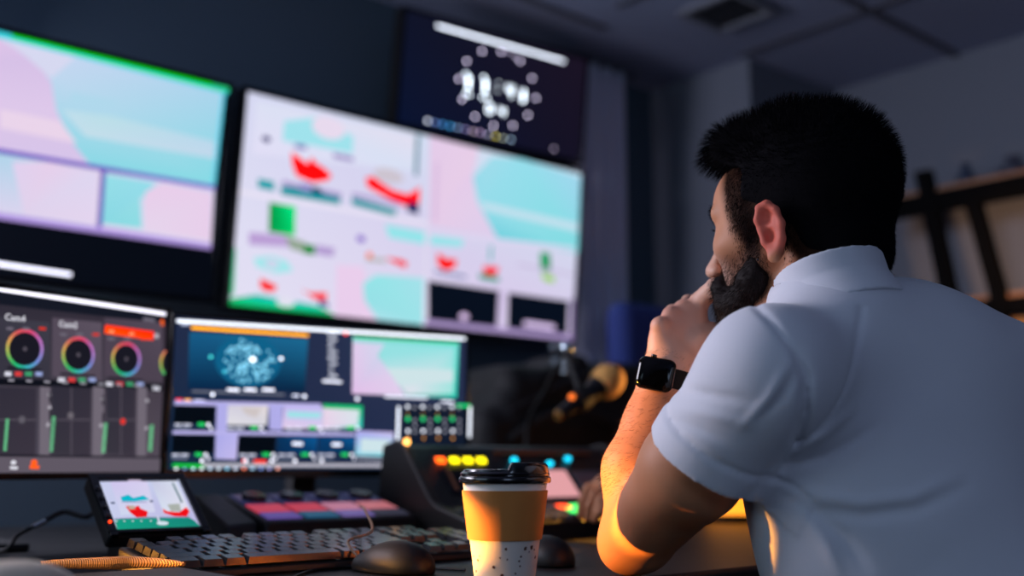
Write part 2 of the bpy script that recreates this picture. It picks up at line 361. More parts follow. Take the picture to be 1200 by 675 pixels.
panel('wall_television', 'large wall screen showing a multiview of red sofas in bright panes', 'television', S, group=None, mount=True)
# left wall screen -----------------------------------------------
S = Scr((.5, 2.40, 1.257), 0, 5.2); r0 = S.uv(268, 103)
S.x0, S.x1, S.y0, S.y1 = r0[0]-1.22, r0[0], .012, r0[1]
S.fill((3, 6, 14))
S.poly([(-520, -100), (0, 42), (262, 106), (249, 219), (0, 176), (-520, 85)], [(170, 210, 240), (206, 214, 242), (170, 212, 236), (132, 218, 228), (150, 218, 230), (150, 210, 232)])
S.poly([(-520, -70), (0, 46), (40, 70), (60, 96), (66, 130), (85, 168), (108, 196), (0, 177), (-520, 85)], [(226, 190, 226), (222, 196, 232), (214, 192, 230), (216, 196, 232), (222, 200, 234), (216, 196, 232), (214, 196, 234), (222, 200, 232), (222, 200, 232)])
S.poly([(0, 44), (90, 66), (60, 92), (30, 66)], (214, 216, 240)); S.poly([(0, 128), (70, 142), (90, 168), (0, 150)], (234, 212, 234)); S.poly([(72, 128), (130, 136), (252, 166), (251, 186), (100, 160)], [(190, 222, 236), (186, 222, 232), (186, 216, 236), (194, 216, 236), (196, 222, 234)]); S.poly([(84, 108), (140, 118), (130, 132), (80, 124)], (176, 216, 236))
S.bar((262, 108), (250, 218), .008, (90, 210, 235))
S.bar((-520, -91), (267, 106), .020, (60, 214, 226)); S.bar((14, 40), (248, 99), .014, (0, 215, 0), 1.1); S.bar((248, 100), (268, 105), .014, (40, 210, 130))
S.poly([(-520, 95), (0, 180), (118, 200), (113, 271), (0, 256), (-520, 185)], [(226, 210, 236), (176, 212, 234), (230, 212, 238), (226, 214, 240), (150, 216, 224), (200, 200, 230)])
S.poly([(14, 190), (60, 190), (114, 202), (111, 262), (28, 252)], [(224, 208, 238), (230, 206, 234), (222, 214, 240), (228, 212, 238), (224, 210, 236)])
S.poly([(122, 201), (251, 221), (247, 289), (117, 271)], [(196, 216, 238), (212, 212, 240), (226, 216, 240), (226, 212, 238)])
S.poly([(123, 205), (180, 214), (178, 228), (164, 232), (166, 268), (118, 262)], [(150, 222, 232), (150, 220, 234), (170, 222, 234), (150, 220, 230), (140, 220, 226), (136, 216, 226)])
S.poly([(168, 240), (170, 225), (190, 214), (248, 226), (246, 282), (170, 270)], [(232, 206, 234)]*5+[(230, 212, 236)])
S.bar((-520, 88), (252, 220), .010, (110, 84, 196)); S.bar((121, 200), (116, 272), .010, (110, 90, 190)); S.bar((-520, 178), (247, 289), .014, (176, 150, 224))
S.bar((-300, 265), (83, 322), .0075, (226, 226, 246), 2.6)
panel('wall_television', 'wall screen at upper left showing a pink and cyan picture with green top line', 'television', S, group=None, mount=True)
# clock screen -------------------------------------------------
S = Scr((2.03, 2.40, 1.836), 5.6, 7.0, [(478, 14), (688, 70), (678, 188), (463, 142)])
S.fill([(14, 18, 38), (26, 18, 34), (20, 16, 34), (8, 18, 46)])
S.bar((512, 30), (661, 72), .0065, (222, 230, 246), 3.6)
DOT = (205, 195, 225); rr = .0036
for x, y in ((565, 60), (546.8, 71.7), (537.6, 92.4), (541.4, 116.4), (556.5, 136.8), (578, 147.5), (600.7, 147.2), (618.4, 135), (627.6, 115), (623.2, 91.8), (609, 71.7), (587, 60.7)): S.ell(x, y, rr*1.15, rr*1.15, DOT, 6.5)
for x, y in ((600, 63), (604, 67), (593, 60)): S.ell(x, y, rr*.6, rr*.6, DOT, 6.)
def seg_digit(S, ch, cx, cy, w, h_, th, c, k):
    """seven-segment numeral in the screen plane; cx, cy in picture pixels, sizes in metres"""
    x, y = S.uv(cx, cy); on = {'0': 'abcdef', '1': 'bc', '4': 'fgbc', '3': 'abgcd', '5': 'afgcd', '6': 'afgecd'}[ch]
    L = {'a': ((-1, 1), (1, 1)), 'b': ((1, 1), (1, 0)), 'c': ((1, 0), (1, -1)), 'd': ((-1, -1), (1, -1)), 'e': ((-1, 0), (-1, -1)), 'f': ((-1, 1), (-1, 0)), 'g': ((-1, 0), (1, 0))}
    for s_ in on:
        (a, b), (c2, d2) = L[s_]; A = np.array([x+a*w/2, y+b*h_/2]); B_ = np.array([x+c2*w/2, y+d2*h_/2]); d = B_-A; d /= np.linalg.norm(d); m = np.array([-d[1], d[0]])*th/2
        S.raw([tuple(A+m), tuple(B_+m), tuple(B_-m), tuple(A-m)], c, k)
for ch, x, y in (('1', 546, 96), ('1', 565.5, 100.5), ('4', 597, 107), ('1', 610, 112)): seg_digit(S, ch, x, y, .016, .038, .0075 if ch == '1' else .005, (222, 234, 246), 7. if ch == '1' else 5.)
for x, y in ((545, 110), (549, 111), (565, 114), (570, 115), (545, 87), (566, 91)): S.ell(x, y, .0042, .0042, (215, 228, 240), 7.)
for x, y in ((583, 98), (582, 106)): S.ell(x, y, .003, .003, (222, 234, 246), 4.)
for ch, x, y in (('0', 573, 127.5), ('4', 587, 131)): seg_digit(S, ch, x, y, .015, .022, .0058, (222, 234, 246), 4.)
S.ell(500, 142, .0045, .0045, (215, 222, 240), 4.)
cs = [(120, 150, 220), (80, 160, 235), (70, 170, 235), (150, 180, 220), (150, 140, 200), (225, 200, 220), (200, 170, 220), (190, 190, 225), (235, 220, 80), (190, 200, 180), (170, 200, 230)]
for i, c in enumerate(cs): t_ = (i+1)/11; S.ell(500+97*t_, 142+22*t_, .0034, .0034, c, 4.5)
S.ell(647.5, 174.7, rr, rr, (190, 175, 205), 3.)
panel('wall_television', 'small high wall screen with a white digital studio clock', 'television', S, mount=True)
# lower left desk monitor -----------------------------------------
S = Scr((.6, 1.64, .872), -14, 0); q0 = S.uv(196, 365); q1 = S.uv(186, 553)
S.x1 = (q0[0]+q1[0])/2; S.x0 = S.x1-.56; S.y0 = q1[1]; S.y1 = q0[1]
S.fill([(30, 34, 46), (52, 44, 56), (84, 76, 88), (60, 62, 78)])
S.poly([(-300, 300), (200, 366), (200, 380), (-300, 322)], (20, 24, 36))
S.bar((-300, 294), (194, 368), .0055, (228, 226, 240), 2.0)
for x0_, x1_, c in ((-60, 58, (54, 52, 64)), (61, 119, (84, 74, 88)), (122, 190, (76, 66, 80))):
    S.poly([(x0_, 372 if x0_ > 0 else 366), (x1_, 378), (x1_, 447), (x0_, 441)], [c, tuple(v+8 for v in c), c, c])
S.poly([(-60, 441), (190, 450), (190, 458), (-60, 449)], (12, 15, 24))
for x0_, x1_ in ((-48, 42), (60, 106), (124, 158)):
    S.poly([(x0_, 452), (x1_, 455), (x1_-1, 534), (x0_, 532)], [(46, 44, 56), (50, 46, 58), (58, 52, 64), (54, 52, 62)])
    S.bar(((x0_+x1_)/2, 454), ((x0_+x1_)/2, 534), .0012, (100, 92, 104)); S.bar((x0_, 492), (x1_, 492), .0012, (100, 92, 104))
for x0_, x1_ in ((46, 58), (108, 121), (160, 171)): S.poly([(x0_, 453), (x1_, 454), (x1_-1, 538), (x0_-1, 537)], (112, 104, 116))
S.poly([(-60, 532), (188, 535), (187, 555), (-60, 555)], (96, 88, 100)); S.bar((-60, 533), (188, 536), .003, (24, 24, 34))
RC = [(170, 130, 205), (200, 110, 190), (235, 70, 110), (225, 90, 90), (225, 170, 90), (150, 190, 90), (30, 190, 110), (60, 190, 200), (120, 150, 225)]
for x, y, r in ((28, 409, .0275), (90, 416, .0262), (145.5, 421, .0255), (200, 426, .0255)):
    S.ell(x, y, r, r, (24, 24, 34)); S.ring(x, y, r-.0035, r+.0008, RC, 1.05); S.ell(x, y, .003, .003, (90, 84, 96))
    S.bar((x-21, y+22), (x+19, y+25), .003, (18, 18, 26)) if x < 190 else None
    for i, c in enumerate(((215, 215, 228), (220, 60, 60), (60, 160, 110), (150, 165, 215))):
        if x+(i-1.5)*12.5 < 186: S.bar((x-20+i*12-4, y+29), (x-20+i*12+4, y+29.5), .006, c)
    for i, c in enumerate(((110, 104, 118), (110, 104, 118), (220, 50, 30))):
        if x-18+i*19+5 < 186: S.bar((x-18+i*19-4, y-24), (x-18+i*19+4, y-23.5), .004, c)
S.text('Cam4', 2, 375, .013, (235, 235, 245), 1.2); S.text('Cam5', 65, 383, .013, (235, 235, 245), 1.2)
S.poly([(120, 381), (177, 389), (176, 399), (119, 391)], [(255, 50, 0), (255, 30, 0), (255, 60, 0), (255, 80, 0)], 1.3); S.text('on', 124, 390, .009, (255, 220, 160), 1.); S.text('air', 148, 393, .009, (255, 220, 160), 1.); S.ell(180, 394, .004, .004, (200, 190, 200)); S.bar((186, 375), (187, 382), .006, (230, 90, 20), 1.2); S.bar((164, 374), (178, 376), .005, (110, 106, 120))
for x, y, c in ((22, 492, (96, 92, 102)), (79, 487, (110, 104, 112)), (140, 494, (235, 50, 40))): S.ell(x, y, .0065, .0065, (70, 66, 76)); S.ell(x, y, .0045, .0045, c)
for (xa, ya, xb, yb) in ((59, 489, 55, 531), (119, 497, 115, 532), (172, 499, 169, 530), (2, 492, -2, 530)):
    n = 16
    for i in range(n): t_ = i/n; S.bar((xa+(xb-xa)*t_-2, ya+(yb-ya)*t_), (xa+(xb-xa)*t_+2, ya+(yb-ya)*t_), .0016, (110, 215, 150), 1.1)
for i in range(9): S.bar((2+21*i, 446+.9*i), (9+21*i, 446.4+.9*i), .003, (150, 148, 160))
for x, y in ((50, 463), (50, 478), (48, 498), (112, 468), (110, 499), (164, 470), (163, 502)): S.ell(x, y, .003, .003, (170, 166, 176))
for y in (460, 480): S.bar((50, y), (50, y+12), .003, (40, 38, 48)); S.bar((112, y+4), (112, y+15), .003, (40, 38, 48))
S.bar((3, 548), (12, 548.5), .004, (225, 225, 235)); S.ell(7, 542, .004, .003, (225, 225, 235)); S.bar((26, 547), (37, 547.5), .005, (255, 90, 20), 1.2); S.ell(31, 542, .005, .004, (255, 90, 20), 1.2)
def desk_stand(t, S, zfoot=.7502, depth=.045):
    cx = (S.x0+S.x1)/2; 
    inv = WM[t].inverted()
    base = WM[t] @ Vector((cx, 0, -.11)); 
    g = G(); g.box((base[0], base[1], zfoot+.006), (.20, .15, .012)); g.build('stand_foot', HOUS, t, world=True, bevel=.004)
    g = G(); g.box((base[0], base[1]+.012, zfoot+.11), (.05, .03, .20)); g.build('stand_neck', HOUS, t, world=True, bevel=.004)
t = panel('desk_monitor', 'left desk monitor showing grey camera controls with colour wheels', 'monitor', S, bez=.007, bz=.010, depth=.035); desk_stand(t, S)
# middle desk monitor -----------------------------------------------
S = Scr((1.0, 1.65, .880), 8.5, 0, [(205, 372), (546, 395), (544, 548), (196, 552)])
S.fill([(34, 44, 72), (40, 48, 78), (34, 44, 74), (16, 40, 66)])
S.bar((207, 376), (545, 397), .0050, (226, 232, 242), 2.2); S.bar((212, 380), (222, 380), .004, (170, 180, 210), 1.3)
S.poly([(222, 389), (361, 397), (357, 460), (220, 456)], [(22, 92, 136), (26, 104, 146), (4, 32, 62), (4, 36, 70)])
S.ell(291, 423, .058, .044, (12, 96, 136)); 
S.bar((224, 384), (361, 393), .0045, (255, 168, 16), 2.0)
rb = random.Random(3)
for i in range(110):
    a = rb.random()*6.283; r = .043*math.sqrt(rb.random()); q = S.uv(291, 423); k = .0022
    x, y = q[0]+r*math.cos(a)*1.0, q[1]+r*math.sin(a)*.9
    S.raw([(x+k*math.cos(b*math.pi/4), y+k*math.sin(b*math.pi/4)) for b in range(8)], (130, 205, 232), 1.5)
S.ell(293, 422, .005, .004, (235, 245, 250), 3.); S.ell(326, 421, .003, .003, (220, 230, 240), 3.); S.ell(244, 419, .003, .003, (60, 190, 190), 2.2); S.ell(260, 436, .003, .003, (60, 170, 190), 2.)
for x in (270, 290, 311): S.bar((x-7, 457), (x+7, 457.6), .003, (230, 232, 245), 2.6)
S.bar((222, 459), (330, 463), .003, (120, 124, 140)); S.ell(246, 463, .0028, .0028, (220, 225, 240), 3.); S.bar((339, 464), (347, 464.3), .003, (200, 205, 225), 2.2); S.ell(353, 465, .0028, .0028, (220, 225, 240), 3.)
S.ell(401, 392, .003, .003, (250, 70, 60), 2.4)
for i in range(8): S.bar((379+rb.random()*3, 392+i*7.0), (386+rb.random()*6, 392.4+i*7.0), .0022, (215, 218, 232), 2.0)
S.bar((374, 447), (396, 448.5), .0035, (222, 224, 238), 2.2)
S.poly([(409, 395), (533, 402), (530, 467), (408, 462)], [(150, 220, 222), (110, 225, 215), (30, 205, 180), (225, 190, 230)])
S.poly([(409, 402), (446, 404), (438, 418), (455, 440), (470, 464), (409, 461)], [(226, 204, 236), (206, 216, 238), (206, 210, 236), (222, 206, 236), (226, 206, 236), (226, 192, 232)])
S.poly([(446, 404), (528, 408), (526, 462), (472, 462), (452, 438), (440, 418)], [(150, 226, 226), (150, 226, 226), (160, 228, 222), (224, 226, 236), (206, 224, 232), (150, 224, 226)]); S.poly([(448, 432), (526, 434), (526, 448), (462, 452)], (206, 228, 232)); S.bar((410, 396), (532, 403), .003, (0, 190, 80), 1.2)
S.bar((446, 465), (496, 467), .0035, (222, 224, 240), 1.6); S.ell(414, 468, .003, .003, (222, 224, 240), 2.8); S.bar((512, 471), (526, 471.5), .003, (210, 212, 226), 2.4)
S.bar((203, 469), (210, 469.4), .004, (225, 30, 30), 2.); S.bar((213, 469.6), (220, 470), .004, (255, 170, 30), 2.); S.bar((224, 470), (236, 470.6), .0035, (206, 206, 236), 1.6)
S.poly([(201, 472), (250, 474), (372, 478), (372, 476), (250, 472)], LAV); S.bar((201, 472.5), (372, 476), .0075, (182, 176, 232))
S.poly([(250, 473), (263, 474), (262, 507), (249, 507)], (176, 172, 232)); S.poly([(311, 476), (327, 476), (326, 505), (311, 504)], (176, 172, 232))
S.poly([(201, 476), (249, 477), (247, 497), (199, 496)], (2, 8, 16))
S.poly([(263, 475), (310, 476), (308, 499), (262, 498)], [(210, 206, 222), (226, 216, 216), (216, 214, 222), (226, 224, 230)]); S.poly([(278, 478), (302, 479), (296, 490), (284, 486)], (206, 196, 196))
S.poly([(328, 476), (375, 478), (373, 503), (326, 502)], [(196, 186, 240), (200, 190, 240), (216, 204, 236), (226, 204, 232)]); S.poly([(332, 482), (372, 484), (370, 491), (332, 490)], (160, 224, 232))
S.poly([(374, 474), (420, 476), (419, 502), (373, 503)], [(0, 190, 100), (0, 190, 110), (60, 210, 200), (220, 200, 232)]); S.poly([(374, 479), (416, 481), (414, 499), (374, 501)], [(232, 212, 232), (214, 230, 232), (216, 226, 236), (232, 206, 234)])
def labels(xs, y):
    for x in xs:
        S.bar((x, y), (x+8, y+.3), .0026, (206, 208, 226), 1.5); S.bar((x+10, y), (x+19, y+.3), .0026, (206, 208, 226), 1.5); S.bar((x, y+4), (x+18, y+4.3), .0018, (150, 156, 180), 1.1)
        S.bar((x+27, y-.5), (x+35, y-.2), .005, (30, 195, 90), 1.5); S.ell(x+39, y, .0028, .0028, (215, 215, 228), 2.2); S.ell(x+42, y+4.5, .0025, .0025, (200, 200, 215), 2.)
labels((201,), 498); labels((262, 330, 374), 502)
S.bar((198, 507), (410, 509.5), .0055, (186, 180, 234))
S.poly([(198, 510), (247, 511), (246, 531), (196, 530)], (2, 8, 16)); S.poly([(248, 509), (274, 510), (272, 539), (247, 538)], [(170, 168, 232), (186, 180, 238), (196, 186, 236), (180, 176, 232)]); S.poly([(275, 511), (318, 512), (317, 531), (273, 531)], (2, 8, 16))
S.poly([(320, 511), (366, 512), (365, 532), (318, 532)], [(6, 50, 90), (10, 90, 150), (6, 60, 110), (6, 40, 76)]); S.poly([(368, 512), (410, 513), (409, 532), (367, 532)], [(6, 60, 110), (10, 90, 150), (6, 50, 90), (6, 50, 90)])
S.bar((337, 520), (349, 520.5), .005, (222, 226, 240), 1.8); S.bar((383, 521), (394, 521.3), .005, (222, 226, 240), 1.8)
S.poly([(411, 505), (455, 507), (453, 535), (410, 534)], [(176, 166, 236), (206, 190, 240), (120, 220, 226), (150, 214, 230)]); S.poly([(417, 514), (449, 516), (447, 531), (416, 530)], (206, 228, 234))
labels((197, 275, 320, 366), 533); S.bar((412, 537), (448, 539), .0024, (190, 190, 205), 1.)
S.bar((197, 545), (236, 546), .005, (20, 200, 60), 1.1); S.bar((232, 545), (474, 545.5), .0055, (186, 184, 196), 1.1); S.bar((278, 540), (284, 540.2), .005, (255, 50, 20), 1.6); S.bar((291, 540.5), (306, 541), .005, (240, 50, 10), 1.5)
for x in (231, 282, 312, 339, 370): S.ell(x, 540, .003, .003, (226, 226, 238), 2.2)
for i, c in enumerate(((225, 230, 238), (100, 130, 170), (190, 225, 238), (220, 230, 238), (190, 215, 235), (210, 225, 238), (130, 205, 235), (205, 215, 235), (255, 130, 90), (160, 205, 235), (110, 140, 210), (150, 150, 210), (255, 170, 150))): S.ell(201+i*9.8, 550, .0030, .0028, c, 2.2)
S.bar((459, 477), (457, 536), .0050, (224, 230, 242), 1.9); S.bar((542, 477), (541, 513), .0050, (224, 230, 242), 1.9); S.bar((526, 476), (542, 476.6), .005, (20, 200, 110), 1.5)
S.poly([(463, 474), (537, 478), (536, 545), (462, 545)], (16, 26, 44)); S.layer += 0
for j, (y, c, r, k) in enumerate(((477.5, (220, 224, 236), .0032, 2.2), (486, (200, 150, 50), .0016, 1.6), (491.5, (40, 205, 120), .0042, 1.4), (505.5, (220, 224, 236), .0032, 2.2), (514, (220, 150, 60), .0022, 1.8), (519, (30, 190, 100), .0035, 1.2))):
    for x in (469, 486.5, 503.5, 520.5):
        if y > 516 and x > 480: continue
        S.ell(x, y, r, r, c, k)
        if j in (0, 1, 3): S.ell(x+8, y+1+(6 if j == 1 else 0), .0028, .0024, (150, 150, 165), 1.5)
        if j == 3: S.ell(x+8, y-6, .0028, .0024, (150, 150, 165), 1.4)
t = panel('desk_monitor', 'middle desk monitor showing a video switcher page with orange bar', 'monitor', S, bez=.006, bz=.014, depth=.035); desk_stand(t, S)
# small preview monitor ----------------------------------------------
S = Scr((.584, 1.37, .790), 0, -51.6, [(113, 563), (208, 562), (236, 618), (137, 624)])
S.fill([(200, 206, 236), (196, 206, 236), (186, 180, 224), (200, 206, 236)])
S.poly([(129, 565), (172, 563), (182, 600), (142, 604)], [(206, 196, 236), (214, 206, 238), (212, 214, 238), (206, 214, 238)]); S.poly([(176, 563), (206, 563), (222, 598), (192, 602)], [(196, 200, 226), (214, 220, 236), (226, 226, 240), (214, 224, 240)])
S.bar((113, 564), (208, 563), .003, (40, 46, 66)); S.bar((150, 563.6), (165, 563.4), .0028, (206, 190, 220))
S.poly([(141, 583), (150, 580), (156, 584), (168, 581), (175, 586), (158, 588), (143, 588)], (0, 180, 200)); S.bar((143, 589), (172, 589), .0014, (120, 110, 170))
S.poly([(147, 594), (152, 593), (154, 596), (162, 593), (165, 597), (173, 600), (172, 606), (160, 607), (152, 601)], (235, 14, 20)); S.poly([(149, 594), (156, 593), (159, 597), (152, 598)], (190, 170, 150))
S.poly([(190, 597), (196, 600), (210, 601), (218, 595), (222, 600), (219, 606), (205, 606), (192, 602)], (240, 10, 16)); S.poly([(196, 592), (210, 591), (212, 600), (200, 600)], (170, 176, 170))
S.bar((202, 567), (213, 590), .0025, (10, 90, 100)); S.ell(132, 590.5, .0028, .0020, (20, 50, 90)); S.ell(177, 588.5, .0026, .0020, (30, 50, 100))
S.poly([(134, 610), (168, 607), (220, 607), (227, 611), (236, 619), (138, 625)], [(20, 150, 130), (10, 150, 130), (16, 140, 120), (20, 130, 120), (20, 140, 120), (20, 160, 130)]); S.bar((133, 609), (222, 607), .0016, (150, 140, 190)); S.ell(190, 614.5, .008, .004, (206, 222, 232)); S.bar((184, 606), (186, 613), .003, (206, 206, 230))
for x in (136, 145, 155, 165, 176): S.ell(x, 612.4, .0015, .001, (220, 225, 235))
t = panel('preview_monitor', 'small reclined field monitor on the desk showing red sofas', 'monitor', S, bez=.010, bz=.006, depth=.022)
inv = WM[t]
g = G(); g.box(((S.x0+S.x1)/2, S.y1*.62, -.030), (S.x1-S.x0, .06, .018)); g.build('rear_case', HOUS, t, bevel=.006)
for i in range(4):
    g = G(); g.lathe([(.0035, 0), (.0035, .003), (.003, .004)], (S.x0-.0055, S.y1*(.25+.18*i), .0042), 16); g.build('button', mat('button_grey', (60, 62, 70), rough=.4), t)
g = G(); g.ball((S.x0-.006, S.y1*.12, .005), .0022, 12); g.build('power_light', mat('red_led', (60, 10, 5), emit=(255, 60, 20), strength=3.), t)
cx = (S.x0+S.x1)/2
g = G(); p0 = [WM[t] @ Vector((cx+s_*.03, .005, -.05)) for s_ in (-1, 1)]
g.hull([(p0[0][0], 1.40, .7504), (p0[1][0], 1.40, .7504), (p0[1][0], 1.47, .7504), (p0[0][0], 1.47, .7504)], [(p0[0][0], 1.41, .765), (p0[1][0], 1.41, .765), (p0[1][0], 1.455, .80), (p0[0][0], 1.455, .80)])
g.build('foot', HOUS, t, world=True, bevel=.003)
# ================================================================ PERSON: one continuous implicit body, polygonised with surface nets
def _n(v): v = np.asarray(v, float); return v/np.linalg.norm(v)
def ell(c, r, A=None):
    c = np.asarray(c, float); r = np.asarray(r, float)
    def f(p):
        q = p-c
        if A is not None: q = q@A
        k0 = np.linalg.norm(q/r, axis=-1); k1 = np.linalg.norm(q/(r*r), axis=-1)
        return k0*(k0-1)/np.maximum(k1, 1e-9)
    return f
def cone(a, b, ra, rb, flat=None):            # tapered capsule; flat = (direction, factor) widens the section along one direction
    a = np.asarray(a, float); b = np.asarray(b, float); ab = b-a; L = ab@ab
    if flat is not None:
        w = _n(flat[0]); g = 1/flat[1]-1
    def f(p):
        t = np.clip(((p-a)@ab)/L, 0, 1); q = p-a-t[..., None]*ab
        if flat is not None: q = q+g*(q@w)[..., None]*w
        return np.linalg.norm(q, axis=-1)-(ra+t*(rb-ra))
    return f
def rbox(c, h, r, A=None):
    c = np.asarray(c, float); h = np.asarray(h, float)
    def f(p):
        q = p-c
        if A is not None: q = q@A
        q = np.abs(q)-h+r
        return np.linalg.norm(np.maximum(q, 0), axis=-1)+np.minimum(q.max(-1), 0)-r
    return f
def smin(a, b, k):
    if k <= 0: return np.minimum(a, b)
    h = np.maximum(k-np.abs(a-b), 0)/k; return np.minimum(a, b)-h*h*k*.25
class Body:
    def __init__(s): s.p = []; s.post = None
    def add(s, f, k=.01): s.p.append((1, f, k)); return s
    def sub(s, f, k=.005): s.p.append((-1, f, k)); return s
    def ev(s, pts, prims):
        d = np.full(pts.shape[:-1], 9.)
        for op, f, k in prims:
            if op == 1: d = smin(d, f(pts), k)
            else: d = -smin(-d, f(pts), k)
        if s.post: d = s.post(pts, d)
        return d
    def mesh(s, lo, hi, h, B=16, margin=.012):
        lo = np.asarray(lo, float); hi = np.asarray(hi, float)
        nb = np.ceil((hi-lo)/(h*B)).astype(int); R_ = h*B*.87
        N = nb*B+2
        cs = np.stack(np.meshgrid(*[np.arange(n) for n in nb], indexing='ij'), -1).reshape(-1, 3)
        cc = lo+(cs+.5)*B*h
        vals = [f(cc) for _, f, _ in s.p]
        dmin = np.min([v for v, q in zip(vals, s.p) if q[0] == 1], axis=0)
        act = np.where(np.abs(dmin) < R_*1.35+margin)[0]
        g = np.arange(-1, B+1)                                  # cells of this block need samples -1..B  (+1)
        V = []; K = []; Q = []
        ii = np.arange(-1, B+1); loc = np.stack(np.meshgrid(ii, ii, ii, indexing='ij'), -1)
        key = lambda I: (I[..., 0]*N[1]+I[..., 1])*N[2]+I[..., 2]
        corners = [(a, b, c) for a in (0, 1) for b in (0, 1) for c in (0, 1)]
        for bi in act:
            base = cs[bi]*B; pts = lo+(base+loc)*h
            pr = [q for q, v in zip(s.p, vals) if v[bi] < R_*1.35+margin+q[2]]
            if not any(q[0] == 1 for q in pr): continue
            d = s.ev(pts, pr)
            if (d > 0).all() or (d < 0).all(): continue
            S = d < 0; n = B+1                                   # cells -1..B-1
            cnt = sum(S[a:a+n, b:b+n, c:c+n].astype(int) for a, b, c in corners)
            m = (cnt > 0) & (cnt < 8)
            cell = np.argwhere(m)
            if len(cell) == 0: continue
            acc = np.zeros((len(cell), 3)); w = np.zeros(len(cell))
            for a in corners:
                for ax in range(3):
                    if a[ax] == 1: continue
                    b = list(a); b[ax] = 1
                    ia = cell+np.array(a); ib = cell+np.array(b)
                    da = d[ia[:, 0], ia[:, 1], ia[:, 2]]; db = d[ib[:, 0], ib[:, 1], ib[:, 2]]
                    x = (da < 0) != (db < 0); t = np.where(x, da/np.where(x, da-db, 1), 0)
                    pos = np.array(a)+np.zeros((len(cell), 3)); pos[:, ax] += t
                    acc += pos*x[:, None]; w += x
            V.append(lo+(base-1+cell+acc/w[:, None])*h); K.append(key(base-1+cell+1))
            for ax in range(3):                                  # edges starting at samples 0..B-1
                s0 = [slice(1, B+1)]*3; s1 = list(s0); 
                # edge along ax from sample i to i+1: need i+1 <= B -> use samples -1..B-1 along ax
                s0[ax] = slice(0, B); s1[ax] = slice(1, B+1)
                A0 = S[tuple(s0)]; A1 = S[tuple(s1)]; e = np.argwhere(A0 != A1)
                if len(e) == 0: continue
                inside = A0[e[:, 0], e[:, 1], e[:, 2]]
                off = np.array([0, 0, 0]); off[ax] = -1
                smp = base+e+off                                  # sample index of the edge start
                u, v = (ax+1) % 3, (ax+2) % 3; eu = np.eye(3, dtype=int)[u]; ev_ = np.eye(3, dtype=int)[v]
                q = [smp, smp-eu, smp-eu-ev_, smp-ev_]
                q = np.stack([key(z+1) for z in q], 1)
                q[~inside] = q[~inside][:, ::-1]; Q.append(q)
        V = np.concatenate(V); K = np.concatenate(K); Q = np.concatenate(Q)
        uk, idx = np.unique(K, return_index=True); V = V[idx]
        j = np.searchsorted(uk, Q); j = np.minimum(j, len(uk)-1); ok = (uk[j] == Q).all(1); j = j[ok]
        return V, j
def biggest(V, Q):
    lab = np.arange(len(V))
    for _ in range(400):
        m = lab[Q].min(1); new = lab.copy()
        for c in range(4): np.minimum.at(new, Q[:, c], m)
        new = new[new]
        if (new == lab).all(): break
        lab = new
    u, c = np.unique(lab[Q[:, 0]], return_counts=True); k = u[c.argmax()]
    Q = Q[lab[Q[:, 0]] == k]; used = np.unique(Q); mp = np.zeros(len(V), int); mp[used] = np.arange(len(used))
    return V[used], mp[Q]
def mesh_obj(name, V, Q, m, parent=None, colors=None, relax=0):
    if relax:
        e = np.concatenate([Q[:, [0, 1]], Q[:, [1, 2]], Q[:, [2, 3]], Q[:, [3, 0]]])
        for _ in range(relax):
            acc = np.zeros_like(V); c = np.zeros(len(V))
            for k in range(3):
                acc[:, k] = np.bincount(e[:, 0], V[e[:, 1], k], len(V))+np.bincount(e[:, 1], V[e[:, 0], k], len(V))
            c = np.bincount(e[:, 0], minlength=len(V))+np.bincount(e[:, 1], minlength=len(V))
            V = V*.5+.5*acc/np.maximum(c, 1)[:, None]
    me = bpy.data.meshes.new(name); V = np.asarray(V)
    if parent is not None:
        inv = np.array(WM[parent].inverted()); V = V@inv[:3, :3].T+inv[:3, 3]
    me.vertices.add(len(V)); me.vertices.foreach_set('co', V.astype(np.float32).ravel())
    me.loops.add(len(Q)*Q.shape[1]); me.loops.foreach_set('vertex_index', Q.astype(np.int32).ravel())
    me.polygons.add(len(Q)); me.polygons.foreach_set('loop_start', np.arange(0, len(Q)*Q.shape[1], Q.shape[1], dtype=np.int32))
    try: me.polygons.foreach_set('loop_total', np.full(len(Q), Q.shape[1], np.int32))
    except Exception: pass
    me.update(calc_edges=True); me.validate()
    if colors is not None:
        at = me.attributes.new('Col', 'FLOAT_COLOR', 'POINT')
        at.data.foreach_set('color', np.concatenate([colors, np.ones((len(colors), 1))], 1).astype(np.float32).ravel())
    me.shade_smooth(); me.materials.append(m)
    o = bpy.data.objects.new(name, me); col.objects.link(o)
    if parent is not None: o.parent = parent; WM[o] = WM[parent].copy()
    else: WM[o] = Matrix.Identity(4)
    return o
def normals(V, Q):
    a = V[Q[:, 2]]-V[Q[:, 0]]; b = V[Q[:, 3]]-V[Q[:, 1]]; fn = np.cross(a, b); N = np.zeros_like(V)
    for c in range(4):
        for k in range(3): N[:, k] += np.bincount(Q[:, c], fn[:, k], len(V))
    return N/np.maximum(np.linalg.norm(N, axis=1), 1e-12)[:, None], np.linalg.norm(fn, axis=1)/2, fn
